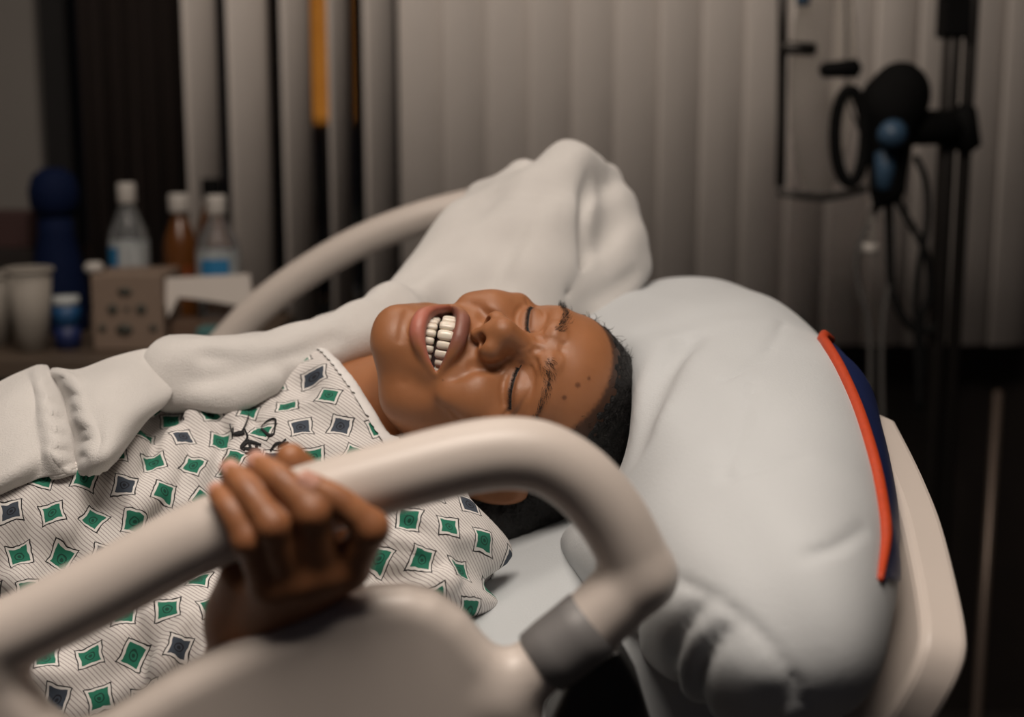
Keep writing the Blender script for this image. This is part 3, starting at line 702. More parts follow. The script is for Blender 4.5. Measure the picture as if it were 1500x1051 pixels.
# pillow: long, soft, dented by the head; navy end with orange piping
pc = np.array([.153, 1.175, .945]); ia = math.radians(17); rl = math.radians(8)
a1 = np.array([math.cos(ia), 0, math.sin(ia)]); yw = math.radians(9); a2 = np.array([math.sin(yw), math.cos(rl)*math.cos(yw), math.sin(rl)]); a2 -= a1*(a1@a2); a2 /= np.linalg.norm(a2); a3 = np.cross(a1, a2)
pf = Field((-.13, .72, .80), (.33, 1.64, 1.12), .0042)
X, Y, Z = pf.xyz((slice(None),)*3)
x = (X-pc[0])*a1[0]+(Y-pc[1])*a1[1]+(Z-pc[2])*a1[2]; y = (X-pc[0])*a2[0]+(Y-pc[1])*a2[1]+(Z-pc[2])*a2[2]; z = (X-pc[0])*a3[0]+(Y-pc[1])*a3[1]+(Z-pc[2])*a3[2]
PA, PB, PCc = .145, .43, .095
PA = .147-.05*np.clip((-y-.03)/.36, 0, 1); PCc = .095+.035*np.clip(-y/.4, 0, 1)**2
k0 = ((np.abs(x/PA)**2.5+np.abs(y/PB)**2.5)**(2/2.5)+np.abs(z/PCc)**2+1e-9)**.5
pf.F = ((k0-1)*.09).astype(np.float32); g_ = np.gradient(pf.F, pf.h); pf.F = (pf.F/np.maximum(np.sqrt(g_[0]**2+g_[1]**2+g_[2]**2), .15)).astype(np.float32)
wr = .0012*np.sin(26*y+14*x+3*np.sin(x*30))+.0006*np.sin(60*y-25*x+2*np.sin(y*20))
v0, f0 = pf.mesh(); b0 = BVHTree.FromPolygons([Vector(v) for v in v0], [tuple(q) for q in f0.tolist()])
def hit(bv, px, py):
    for sft in range(0, 90, 3):
        h = bv.ray_cast(Vector(CAM), Vector(ray(px-sft, py-sft*.3)).normalized())
        if h[0]: return np.array(h[0])
seam = [hit(b0, *q) for q in [(985, 850), (1040, 872), (1100, 915), (1150, 975), (1185, 1035)]]
ts = seam[-1]-seam[0]; ts /= np.linalg.norm(ts); ns = np.array([0, -.85, .5]); ns -= ts*(ts@ns); ns /= np.linalg.norm(ns); bs = np.cross(ns, ts); bs = bs if bs[2] < 0 else -bs
sm_ = seam[2]; below = (X-sm_[0])*bs[0]+(Y-sm_[1])*bs[1]+(Z-sm_[2])*bs[2]; along = (X-sm_[0])*ts[0]+(Y-sm_[1])*ts[1]+(Z-sm_[2])*ts[2]
endg = np.clip(below/.02, 0, 1)*np.clip((1.0-Y)/.06, 0, 1)*np.clip((.13-np.abs(along))/.03, 0, 1)
ph = 2*math.pi*along/.034+1.2*np.sin(along*90+2)+.9*np.sin(below*50); wr = wr-.0085*endg*(np.abs(np.sin(ph/2+below*9))-.6)
pf.F = (pf.F+wr).astype(np.float32)
hc_ = H2W((8, 15, -25))[0]; pf.op(chain([hc_, hc_+np.array([-.02, -.12, .03]), hc_+np.array([-.05, -.4, .09])], [.086, .085, .10]), .035, True)
for pts, r_, k_ in [([(1008, 494), (990, 516), (965, 548), (945, 590), (922, 645)], [.002, .006, .008, .007, .003], .022), ([(1060, 705), (1110, 690), (1180, 668)], [.0005, .001, .0005], .006), ([(1105, 560), (1085, 620), (1060, 700)], [.0005, .001, .0005], .007), ([(1150, 470), (1120, 520), (1060, 560)], [.0005, .001, .0005], .007), ([(1180, 820), (1225, 800), (1270, 770)], [.0005, .0015, .0005], .007)]:
    pf.op(chain([hit(b0, *q) for q in pts], r_), k_, True)
pf.op(chain(np.array(seam), .0016), .004, True)
V, Q = pf.mesh()
M_pillow = noisy('pale_grey_pillowcase', (.52, .54, .555), .82, 9, .05, .35, .0008, 500)
pillow = tag(link('pillow', mesh_np('pillow', V, Q), M_pillow), 'large pale grey pillow with a navy end and orange piping under the head', 'pillow')
pb = BVHTree.FromPolygons([Vector(v) for v in V], [tuple(q) for q in Q.tolist()])
# navy end panel and orange piping of the pillow
op = cat_rom(np.array([(1203, 500), (1212, 512), (1232, 548), (1256, 605), (1277, 675), (1289, 735), (1294, 790), (1286, 850)], float), 6)
def on_pillow(px, py):
    for sft in range(0, 40, 2):
        d = Vector(ray(px-sft, py)).normalized(); h = pb.ray_cast(Vector(CAM), d)
        if h[0]: n = np.array(h[1]); n = n if n@(CAM-np.array(h[0])) > 0 else -n; return np.array(h[0])+n*.0015
    return None
pip = [on_pillow(*q) for q in op]; pip = [p for p in pip if p is not None]
hook = [pip[0]+np.array([.012, .02, -.004]), pip[0]+np.array([.004, .012, .002])]
pp = np.array(hook+pip)
tube('piping', pp, np.interp(np.arange(len(pp)), [0, 2, 12, len(pp)-8, len(pp)-1], [.004, .0045, .0046, .0042, .002]), M_orange, pillow, 10)['label'] = 'orange piping'
fc = V[Q].mean(1); px_ = np.array([PIX(c)[:2] for c in fc]); lx = (fc-pc)@a1
edge = np.interp(px_[:, 1], op[:, 1], op[:, 0], left=3000, right=3000)
fn_ = np.cross(V[Q[:, 1]]-V[Q[:, 0]], V[Q[:, 3]]-V[Q[:, 0]]); fn_ /= np.linalg.norm(fn_, axis=1)[:, None]+1e-12
vis = np.einsum('ij,ij->i', fn_, CAM-fc) > 0
sel = (lx > .04) & (px_[:, 1] > 497) & (((px_[:, 0] > edge) & vis) | (~vis & (lx > .1)))
q2 = Q[sel]; ids, inv = np.unique(q2, return_inverse=True); vn = np.zeros_like(V); np.add.at(vn, q2.ravel(), np.repeat(fn_[sel], 4, 0)); vn /= np.linalg.norm(vn, axis=1)[:, None]+1e-9
link('end_panel', mesh_np('end_panel', V[ids]+vn[ids]*.0018, inv.reshape(-1, 4)), M_navy, pillow)['label'] = 'navy blue end panel'

# ================================================================== white blanket over the chest, far shoulder and far rail
M_blanket = mat('white_terry_blanket', (.76, .735, .71), .95, Sheen_Weight=.3); t = NT(M_blanket)
t.put(t.b.inputs['Base Color'], t.mix(t.noise(25), (.60, .58, .56), (.69, .67, .65))); t.bump(t.noise(650, 4, rough=.65), .55, .0018)
bf = Field((-.53, 1.0, .80), (.17, 1.62, 1.20), .0034)
def BC(pts, r, k=.012, n=5, sub=False):
    w_ = [PY(*p) for p in pts]; bf.op(chain(w_, np.array(r), n), k, sub)
# mound behind the face, over the raised far arm and rail
BC([(822, 262, 1.46), (800, 330, 1.44), (770, 410, 1.40), (740, 480, 1.36)], [.034, .055, .062, .06], .03)
BC([(880, 275, 1.50), (890, 330, 1.48), (885, 400, 1.44), (850, 450, 1.40)], [.026, .038, .040, .035], .02)
BC([(712, 300, 1.50), (690, 340, 1.46), (650, 400, 1.40), (610, 450, 1.34), (570, 500, 1.30)], [.024, .034, .036, .034, .034], .02)
BC([(765, 262, 1.50), (735, 320, 1.46), (690, 400, 1.40), (660, 460, 1.36)], [.020, .034, .04, .04], .02)
BC([(838, 236, 1.47), (860, 250, 1.48)], [.018, .018], .02)
BC([(772, 300, 1.375), (745, 350, 1.355), (715, 420, 1.32), (690, 460, 1.29)], [.002, .005, .006, .004], .022, 5, True)   # valley
BC([(868, 262, 1.435), (850, 320, 1.40), (846, 380, 1.385), (825, 430, 1.35)], [.001, .004, .004, .002], .018, 5, True)
BC([(935, 400, 1.41), (885, 430, 1.37), (840, 455, 1.33)], [.002, .004, .003], .015, 5, True)
BC([(930, 395, 1.45), (900, 440, 1.42), (868, 480, 1.38)], [.016, .016, .014], .012)
# rolled fold across the chest
BC([(262, 548, 1.17), (330, 548, 1.18), (400, 536, 1.19), (465, 513, 1.21), (520, 492, 1.23), (575, 462, 1.28)], [.031, .035, .030, .027, .026, .03], .02)
BC([(250, 530, 1.20), (330, 525, 1.22), (420, 520, 1.24), (500, 492, 1.28)], [.018, .020, .020, .024], .02)
BC([(250, 574, 1.15), (300, 583, 1.145), (345, 580, 1.145), (395, 562, 1.15)], [.013, .014, .014, .010], .01)
BC([(255, 556, 1.12), (300, 563, 1.118), (350, 556, 1.12)], [.002, .003, .001], .010, 5, True)
BC([(300, 520, 1.15), (370, 528, 1.148), (430, 520, 1.17), (490, 495, 1.19)], [.001, .003, .003, .001], .012, 5, True)
X, Y, Z = bf.xyz((slice(None),)*3)
bf.F = (bf.F+.0016*np.sin(70*X+40*Z+4*np.sin(Y*25))+.0013*np.sin(90*Y-60*X+50*Z+3*np.sin(X*30))).astype(np.float32)
bV, bQ = bf.mesh()
blk = tag(link('blanket', mesh_np('blanket', bV, bQ), M_blanket), 'white terry blanket bunched across the chest and over the far bed rail', 'blanket')

# hanging corner: one cloth surface with a pocket between two scalloped hems
rows = [
 [(-60, 600), (-20, 575), (15, 556), (40, 545), (56, 539), (68, 540), (80, 543), (114, 546), (165, 527), (205, 516), (246, 510)],
 [(-60, 630), (-20, 605), (18, 582), (46, 566), (68, 557), (84, 560), (97, 553), (125, 565), (165, 560), (205, 550), (250, 545)],
 [(-60, 660), (-20, 636), (20, 612), (52, 594), (78, 586), (97, 590), (114, 582), (135, 595), (165, 592), (205, 580), (252, 572)],
 [(-60, 690), (-20, 665), (22, 642), (56, 624), (83, 613), (102, 618), (121, 611), (140, 622), (165, 618), (198, 605), (240, 590)],
 [(-60, 715), (-20, 692), (24, 670), (58, 652), (89, 643), (113, 646), (135, 638), (150, 648), (165, 645), (188, 628), (216, 608)],
 [(-60, 738), (-20, 716), (22, 694), (60, 676), (90, 667), (112, 668), (130, 664), (145, 672), (158, 668), (174, 655), (192, 638)],
 [(-60, 752), (-20, 730), (20, 712), (62, 700), (101, 692), (115, 692), (126, 691), (138, 692), (150, 687), (163, 676), (176, 660)]]
rows = [[(q[0]-(10 if j == 4 and 0 < i < 6 else 0), q[1]) for j, q in enumerate(r_)] for i, r_ in enumerate(rows)]
offs = [.040, .050, .054, .050, .058, .034, .072, .074, .074, .056, .022]
def ybase(py): return float(np.interp(py, [510, 545, 600, 650, 700, 760], [1.215, 1.19, 1.14, 1.11, 1.085, 1.06]))
ctl = np.array([[PY(*q, ybase(q[1])-offs[j]*(.55 if i == 0 else .75 if i == 6 else 1)) for j, q in enumerate(r_)] for i, r_ in enumerate(rows)])
g1 = np.stack([cat_rom(ctl[:, j], 6) for j in range(11)], 1); g2 = np.stack([cat_rom(g1[i], 6) for i in range(len(g1))], 0); nr, nc = g2.shape[:2]
rr_ = np.arange(nr)[:, None]; cc_ = np.arange(nc)[None, :]
wv = np.exp(-((cc_-24)/2.5)**2)+np.exp(-((cc_-36)/2.5)**2); g2[..., 0] += .0014*wv*np.sin(rr_*1.25); g2[..., 1] -= .0015*np.sin(rr_*.33+cc_*.4)
Fc = [(i*nc+j, i*nc+j+1, (i+1)*nc+j+1, (i+1)*nc+j) for i in range(nr-1) for j in range(nc-1)]
hc = poly('hanging_corner', g2.reshape(-1, 3), Fc, M_blanket, blk); m = hc.modifiers.new('t', 'SOLIDIFY'); m.thickness = .0035; m.offset = -1; m = hc.modifiers.new('s', 'SUBSURF'); m.levels = m.render_levels = 1
for c in (24, 36): tube('hem', g2[:, c]+np.array([0, -.001, 0]), .0029*(1+.2*np.sin(np.arange(nr)*1.25)), M_blanket, blk, 8)
tube('hem', g2[-1, 20:60], .0030*(1+.2*np.sin(np.arange(40)*1.1)), M_blanket, blk, 8)

# ================================================================== ROOM
def struct(o): o['kind'] = 'structure'; return o
M_wall = noisy('warm_grey_wall_paint', (.20, .185, .17), .9, 8, .04, .1)
M_wain = noisy('dark_brown_wall_panel', (.016, .011, .009), .6, 14, .3, .1)
M_floor = noisy('dark_floor_vinyl', (.035, .03, .027), .45, 10, .25, .05)
M_ceil = noisy('ceiling_paint', (.45, .43, .41), .9, 8, .03, .1)
M_frame = noisy('black_window_frame', (.008, .007, .007), .5, 20, .1, 0)
YW = 2.74; WL = PY(58, 200, YW)[0]; SILL = .80
struct(box('floor', (-2.6, -1.2, -.05), (2.2, YW+.1, 0), M_floor))
struct(box('ceiling', (-2.6, -1.2, 2.6), (2.2, YW+.1, 2.65), M_ceil))
struct(box('wall_left', (-2.65, -1.2, 0), (-2.6, YW, 2.6), M_wall)); struct(box('wall_right', (2.2, -1.2, 0), (2.25, YW, 2.6), M_wain))
wb = struct(box('wall_back', (-2.6, YW, 0), (WL, YW+.1, 2.6), M_wall))
box('wall_panel', (WL, YW, 0), (1.15, YW+.1, SILL), M_wain, wb); box('wall_panel', (1.15, YW, 0), (2.2, YW+.1, 2.6), M_wain, wb); box('lintel', (WL, YW, 2.35), (1.15, YW+.1, 2.6), M_wall, wb)
win = struct(empty('window_1', (0, YW+.05, SILL)))
M_glass = mat('night_window_glass', (.9, .9, .9), .03, Transmission_Weight=1, IOR=1.45)
for a, b, c, d in ((WL, WL+.05, SILL, 2.35), (1.1, 1.15, SILL, 2.35), (WL, 1.15, SILL, SILL+.05), (WL, 1.15, 2.3, 2.35), (-.02, .03, SILL, 2.35)):
    keep(box('window_frame', (a, YW+.03, c), (b, YW+.08, d), M_frame), win)
keep(box('window_pane', (WL+.05, YW+.052, SILL+.05), (-.02, YW+.058, 2.3), M_glass), win); keep(box('window_pane', (.03, YW+.052, SILL+.05), (1.1, YW+.058, 2.3), M_glass), win)
# building across the street with a speckled orange emission standing in for lamplight outside
M_ext = noisy('night_facade', (.02, .018, .016), .9, 3, .3, .2)
M_glow = mat('orange_glow', (.1, .04, .01), .6); t = NT(M_glow); nz = t.noise(26, 6, rough=.7)
t.put(t.b.inputs['Emission Color'], t.mix(nz, (.35, .07, .005), (1, .42, .06))); t.b.inputs['Emission Strength'].default_value = .38  # glow put into the material in place of lamplight on a surface
ext = empty('building', (-1, 9, 0)); tag(ext, 'dark building outside the window with a glowing orange patch standing for lamplight', 'building')
keep(box('facade', (-6, 9, -2), (5, 9.3, 7), M_ext), ext)
lw0, lw1 = PY(456, 178, 8.95), PY(520, 178, 8.95)
keep(box('glow_patch', (lw0[0], 8.95, lw0[2]), (lw1[0]-.03, 8.99, lw0[2]+2.2), M_glow), ext)
# dark brown curtain drawn aside
M_curt = noisy('dark_brown_curtain', (.013, .0065, .0045), .9, 30, .3, .3)
c0, c1 = PY(128, 200, 2.68)[0], PY(284, 200, 2.68)[0]; cv, cf_ = [], []
for i in range(61):
    x = c0+(c1-c0)*i/60; yy = 2.67+.012*math.sin(i*.62)+.006*math.sin(i*1.7)
    cv += [(x, yy, .5), (x, yy, 2.34)]
    if i: cf_.append((2*i-2, 2*i, 2*i+1, 2*i-1))
cur = poly('curtain', cv, cf_, M_curt); m = cur.modifiers.new('t', 'SOLIDIFY'); m.thickness = .006
tag(cur, 'dark brown curtain hanging at the dark window left of the blinds', 'curtain')
# vertical blinds
M_blind = noisy('grey_vinyl_blind', (.86, .79, .735), .7, 18, .04, .15, .0005, 400)
YBL = 2.6; blind = empty('vertical_blind', (.3, YBL, SILL)); tag(blind, 'grey vertical blinds across the night window', 'blind')
BW = .089
def slat_mesh():
    V, Fc = [], []
    for i in range(9):
        a = i/8-.5; V += [(a*BW, -.007*(1-4*a*a), .0), (a*BW, -.007*(1-4*a*a), 1.53)]
        if i: Fc.append((2*i-2, 2*i, 2*i+1, 2*i-1))
    me = bpy.data.meshes.new('slat'); me.from_pydata(V, [], Fc); me.update(); me.polygons.foreach_set('use_smooth', [True]*len(me.polygons)); me.materials.append(M_blind); return me
sm = slat_mesh()
for pxc, ang in [(303, 58), (371, 43), (440, 61), (501, 71), (560, 55)]+[(622+62*k, 13+4*math.sin(k*2.3)) for k in range(15)]:
    o = bpy.data.objects.new('slat', sm); COL.objects.link(o); p = PY(pxc, 300, YBL)
    o.location = (p[0], YBL, SILL-.012); o.rotation_euler = (0, 0, math.radians(ang)); m = o.modifiers.new('t', 'SOLIDIFY'); m.thickness = .0012; keep(o, blind)
keep(box('headrail', (PY(270, 300, YBL)[0], YBL-.02, 2.31), (1.15, YBL+.025, 2.35), M_blind), blind)
# ceiling lamp the room is lit by
M_lampf = mat('lamp_frame', (.7, .7, .68), .5); M_diff = mat('lamp_diffuser', (.9, .85, .78), .5); M_diff.node_tree.nodes['Principled BSDF'].inputs['Emission Color'].default_value = (1, .86, .74, 1); M_diff.node_tree.nodes['Principled BSDF'].inputs['Emission Strength'].default_value = 1.5
lp = empty('ceiling_lamp', (.0, .72, 2.6)); tag(lp, 'rectangular ceiling lamp above the bed', 'lamp')
for a in ((-.6, .0, .46, .03), (-.6, .57, .46, .60), (-.6, .03, -.57, .57), (.43, .03, .46, .57)): keep(box('lamp_frame', (a[0], a[1], 2.54), (a[2], a[3], 2.6), M_lampf), lp)
keep(box('diffuser', (-.57, .03, 2.57), (.43, .57, 2.58), M_diff), lp); lp['label'] = 'rectangular ceiling lamp above the near bed rail'
fill_lamp = empty('ceiling_lamp', (-.25, 1.6, 2.6)); tag(fill_lamp, 'smaller ceiling lamp added to brighten the window blinds', 'lamp')  # added fixture that houses the fill light for the blinds
for a in ((-.68, 1.43, .18, 1.45), (-.68, 1.75, .18, 1.77), (-.68, 1.45, -.66, 1.75), (.16, 1.45, .18, 1.75)): keep(box('lamp_frame', (a[0], a[1], 2.54), (a[2], a[3], 2.6), M_lampf), fill_lamp)
keep(box('diffuser', (-.66, 1.45, 2.57), (.16, 1.75, 2.58), M_diff), fill_lamp)

# ================================================================== bedside table and what stands on it
TY, TZ = 2.2, float(PY(100, 498, 2.2)[2])
M_wood = noisy('bedside_table_wood', (.085, .06, .042), .5, 12, .25, .1)
tb = empty('bedside_table', (-.75, 2.2, 0)); tag(tb, 'brown bedside table with bottles and a tissue box beside the window', 'table')
x0, x1 = -1.25, PY(372, 500, 2.1)[0]
keep(box('table_top', (x0, 2.03, TZ-.032), (x1, 2.5, TZ), M_wood, None, .004), tb); keep(box('cabinet_body', (x0+.02, 2.07, .08), (x1-.02, 2.48, TZ-.032), M_wain), tb)
for k in range(2):
    o = keep(box('drawer', (x0+.04, 2.055, .45-.3*k), (x1-.04, 2.07, .70-.3*k), M_wain, None, .003), tb)
    keep(tube('handle', [(-.9, 2.045, .58-.3*k), (-.7, 2.045, .58-.3*k)], .006, M_dark), tb)
for xx in (x0+.05, x1-.05):
    for yy in (2.1, 2.45): keep(tube('foot', [(xx, yy, 0.0), (xx, yy, .09)], .018, M_dark), tb)
def TX(px, y=TY): return float(PY(px, 450, y)[0])
def pxh(py, y=TY): return float(PY(300, py, y)[2])-TZ
M_clear = mat('clear_bottle_plastic', (.82, .85, .86), .08, Transmission_Weight=.9, IOR=1.2)
M_capw = mat('white_cap', (.45, .42, .39), .45); M_blk = mat('black_plastic', (.004, .004, .004), .8, Specular_IOR_Level=.12)
M_lblw = noisy('pale_label', (.42, .44, .44), .6, 40, .05, 0); M_lblb = mat('blue_label', (.02, .17, .36), .5); M_amber = mat('amber_juice', (.16, .055, .012), .25, Transmission_Weight=.35); M_red = mat('orange_red_label', (.30, .055, .015), .6)
def patch(name, cx, y, z0, z1, r, a0, a1, mt, parent):       # curved label on a bottle, angles from the viewer side
    V, Fc = [], []
    for i in range(13):
        a = -math.pi/2+math.radians(a0+(a1-a0)*i/12); V += [(cx+r*math.cos(a), y+r*math.sin(a), z0), (cx+r*math.cos(a), y+r*math.sin(a), z1)]
        if i: Fc.append((2*i-2, 2*i, 2*i+1, 2*i-1))
    o = poly(name, V, Fc, mt); return keep(o, parent)
def bottle(px, wpx, ytop, y, label, body_m, cap_m, kind):
    cx = TX(px, y); r = wpx/2/F_PX*y*1.0; H = pxh(ytop, y); b = empty('bottle', (cx, y, TZ)); tag(b, label, 'bottle')
    prof = [(r*.9, 0), (r, .008), (r, H*.30), (r*.95, H*.34), (r, H*.38), (r, H*.62), (r*.88, H*.70), (r*.55, H*.80), (r*.36, H*.86), (r*.36, H*.90)]
    keep(lathe('bottle_body', [(a, z+TZ) for a, z in prof], body_m, None, 28, (cx, y, 0)), b)
    cr = r*.46 if kind != 'juice' else r*.6
    keep(lathe('cap', [(cr*.95, TZ+H*.87), (cr, TZ+H*.88), (cr, TZ+H*.985), (cr*.9, TZ+H)], cap_m, None, 20, (cx, y, 0)), b)
    return b, cx, r, H
b, cx, r, H = bottle(193, 58, 268, 2.24, 'clear water bottle standing alone behind the tissue box', M_clear, M_capw, 'water')
patch('label_band', cx, 2.24, TZ+H*.40, TZ+H*.62, r*1.015, -180, 180, M_lblw, b); patch('label_print', cx, 2.24, TZ+H*.42, TZ+H*.59, r*1.03, -75, -18, M_lblb, b)
b, cx, r, H = bottle(268, 50, 284, 2.26, 'amber juice bottle with white cap between the two water bottles', M_amber, M_capw, 'juice')
patch('label_band', cx, 2.26, TZ+H*.30, TZ+H*.50, r*1.015, -180, 180, M_red, b)
b, cx, r, H = bottle(322, 64, 286, 2.18, 'clear water bottle with blue label nearest the blinds', M_clear, M_capw, 'water')
patch('label_band', cx, 2.18, TZ+H*.38, TZ+H*.62, r*1.015, -180, 180, M_lblw, b); patch('label_print', cx, 2.18, TZ+H*.42, TZ+H*.58, r*1.03, -35, 40, M_lblb, b)
b, cx, r, H = bottle(316, 48, 262, 2.34, 'dark bottle with black lid behind the blue-labelled water bottle', M_amber, M_blk, 'juice')
# paper cups
M_cup = noisy('paper_cup', (.30, .27, .235), .7, 20, .04, 0)
def cup(px, wpx, ytop, y, label):
    cx = TX(px, y); r = wpx/2/F_PX*y; H = pxh(ytop, y); c = empty('paper_cup', (cx, y, TZ)); tag(c, label, 'cup', None)
    keep(lathe('cup_wall', [(r*.68, TZ), (r*.96, TZ+H*.97), (r*.93, TZ+H*.97), (r*.66, TZ+.006)], M_cup, None, 28, (cx, y, 0)), c)
    rim = [(cx+r*.97*math.cos(a), y+r*.97*math.sin(a), TZ+H*.97) for a in np.linspace(0, 2*math.pi, 28, endpoint=False)]; keep(tube('rim', rim, .0035, M_cup, None, 8, True), c)
cup(45, 68, 392, 2.1, 'pale paper cup standing in front of the dark blue bottle'); cup(-8, 66, 400, 2.16, 'paper cup cut off by the left picture edge')
# dark blue pump bottle with rounded head
M_blue = noisy('dark_blue_plastic', (.002, .007, .032), .8, 20, .1, 0, Specular_IOR_Level=.15)
bx = TX(88, 2.3); q = empty('spray_bottle', (bx, 2.3, TZ)); tag(q, 'dark blue bottle with a bulbous top behind the paper cups', 'bottle'); H = pxh(246, 2.3); r = 42/F_PX*2.3
keep(lathe('bottle_body', [(r*.95, TZ), (r, TZ+.01), (r*.98, TZ+H*.28), (r*.8, TZ+H*.45), (r*.62, TZ+H*.6), (r*.6, TZ+H*.70)], M_blue, None, 26, (bx, 2.3, 0)), q)
keep(lathe('bottle_head', [(r*.6, TZ+H*.70), (r*.82, TZ+H*.77), (r*.86, TZ+H*.86), (r*.72, TZ+H*.95), (r*.35, TZ+H)], M_blue, None, 26, (bx, 2.3, 0)), q)
# little jar with blue band
M_bband = mat('bright_blue_band', (.008, .06, .16), .5); jx = TX(97, 2.12); j = empty('jar', (jx, 2.12, TZ)); tag(j, 'small jar with a bright blue band beside the paper cup', 'jar'); jr = 19/F_PX*2.12; jh = pxh(434, 2.12)
keep(lathe('jar_body', [(jr, TZ), (jr, TZ+jh*.45)], M_navy, None, 20, (jx, 2.12, 0)), j); keep(lathe('blue_band', [(jr*1.03, TZ+jh*.45), (jr*1.03, TZ+jh*.84)], M_bband, None, 20, (jx, 2.12, 0)), j); keep(lathe('lid', [(jr*1.05, TZ+jh*.84), (jr, TZ+jh)], M_lblw, None, 20, (jx, 2.12, 0)), j)
# tissue box with printed flowers
M_tis = noisy('tan_tissue_box_card', (.21, .15, .112), .7, 30, .08, 0); M_prt = noisy('box_print', (.05, .05, .04), .7, 80, .3, 0)
tx0, tx1, tz1 = TX(134, 2.1), TX(238, 2.1), TZ+pxh(403, 2.1); tbx = empty('tissue_box', ((tx0+tx1)/2, 2.15, TZ)); tag(tbx, 'tan printed tissue box beside the white papers', 'tissue box')
keep(box('carton', (tx0, 2.1, TZ), (tx1, 2.22, tz1), M_tis, None, .003), tbx)
def dot(cx, cz, r_, sq=1): keep(lathe('print_spot', [(r_, 0), (r_, .0012)], M_prt, None, 14), tbx); o = COL.objects[-1]; o.location = (cx, 2.0995, cz); o.rotation_euler = (math.pi/2, 0, 0); o.scale = (1, sq, 1)
wq, hq = tx1-tx0, tz1-TZ
for fx, fz, r_, sq in ((.48, .78, .011, .6), (.30, .55, .008, 1), (.70, .55, .008, 1), (.45, .28, .013, .7), (.14, .3, .006, 1), (.86, .3, .006, 1), (.5, .55, .004, 1)): dot(tx0+wq*fx, TZ+hq*fz, r_, sq)
keep(lathe('tissue', [(.012, tz1), (.016, tz1+.008), (.010, tz1+.016)], M_capw, None, 12, ((tx0-.002), 2.13, 0)), tbx)
# white folded papers and a teal pad
M_paper = noisy('white_paper', (.56, .51, .47), .8, 12, .04, .1); M_teal = noisy('teal_cloth', (.05, .14, .14), .8, 20, .1, .1); M_brn = noisy('brown_card', (.12, .07, .045), .8, 20, .1, 0)
pts = [(238, 408), (366, 402), (371, 452), (300, 440), (262, 436), (247, 466)]
def sheetpoly(name, pp, y0, lean, mt, th=.003):
    V = [PY(a, b, y0+lean*(450-b)/100) for a, b in pp]; o = poly(name, V, [tuple(range(len(pp)))], mt, None, False); m = o.modifiers.new('t', 'SOLIDIFY'); m.thickness = th; return o
tag(sheetpoly('paper', pts, 2.12, .03, M_paper), 'folded white paper propped in front of the blue-labelled bottle', 'paper')
tag(box('card_box', (TX(250, 2.14), 2.13, TZ), (TX(335, 2.14), 2.19, TZ+pxh(470, 2.14)), M_brn, None, .003), 'flat brown card box under the white paper', 'box')
tag(box('teal_pad', (TX(288, 2.08), 2.065, TZ), (TX(345, 2.08), 2.11, TZ+pxh(480, 2.08)), M_teal, None, .004), 'small teal pad at the table edge below the papers', 'pad')
# maroon box at the far left
M_mar = noisy('maroon_card', (.045, .018, .016), .7, 20, .1, 0); mz = TZ+pxh(365, 2.36)
tag(box('storage_box', (TX(-60, 2.36), 2.36, TZ), (TX(52, 2.36), 2.46, mz), M_wain, None, .003), 'dark storage box behind the cups at the left edge', 'box')
tag(box('maroon_box', (TX(-60, 2.36), 2.37, mz), (TX(46, 2.36), 2.45, TZ+pxh(312, 2.36)), M_mar, None, .003), 'maroon box on top of the dark storage box', 'box')

# ================================================================== drip stand with devices, right
M_pole = noisy('dark_pole_metal', (.045, .04, .037), .35, 20, .1, 0, Metallic=.7); M_dblue = noisy('dull_blue_plastic', (.035, .075, .13), .45, 20, .1, 0)
IY = 2.12; ipx = PY(1390, 300, IY)[0]
iv = empty('drip_stand', (ipx, IY, 0)); tag(iv, 'dark metal drip stand in front of the blinds', 'drip stand')
keep(tube('pole', [(ipx-.008, IY, .09), (ipx-.008, IY, 1.95)], .0135, M_pole, None, 16), iv); keep(tube('pole_rail', [(ipx+.022, IY+.01, .4), (ipx+.022, IY+.01, 1.9)], .010, M_pole, None, 12), iv)
for k in range(5):
    a = 2*math.pi*k/5; keep(tube('base_leg', [(ipx, IY, .1), (ipx+.14*math.cos(a), IY+.14*math.sin(a), .085), (ipx+.27*math.cos(a), IY+.27*math.sin(a), .06)], .013, M_pole), iv)
    keep(lathe('caster_wheel', [(.02, .02), (.03, .03), (.03, .045), (.02, .055)], M_blk, None, 14, (ipx+.27*math.cos(a), IY+.27*math.sin(a), -.02)), iv)
def I(px, py, y=IY): return PY(px, py, y)
clampz = I(1340, 188)
keep(tube('clamp_bar', [I(1300, 188, IY-.03), I(1395, 186, IY-.02)], .026, M_blk, None, 14), iv); keep(tube('clamp_knob', [I(1412, 160, IY), I(1415, 215, IY)], [.018, .022], M_blk, None, 14), iv)
keep(box('pole_collar', tuple(I(1378, 35)-np.array([.0, .02, .02])), tuple(I(1420, 10)+np.array([0, .03, .02])), M_blk, None, .006), iv)
dv = empty('flow_regulator', tuple(I(1310, 190, IY-.04))); tag(dv, 'black rounded flow regulator with a blue knob clamped to the drip stand', 'regulator')
y_ = IY-.05
rg = Field((I(1215, 60, y_)[0], y_-.08, I(1300, 320, y_)[2]), (I(1385, 60, y_)[0], y_+.08, I(1300, 70, y_)[2]), .004)
rg.op(ell(I(1318, 140, y_), (.044, .035, .048))); rg.op(ell(I(1290, 150, y_), (.03, .03, .035)), .01); rg.op(chain([I(1305, 170, y_), I(1300, 275, y_)], [.034, .026]), .02); rg.op(chain([I(1300, 270, y_), I(1285, 300, y_)], [.018, .008]), .01)
V, Q = rg.mesh(); keep(link('regulator_body', mesh_np('regulator_body', V, Q), M_blk), dv)
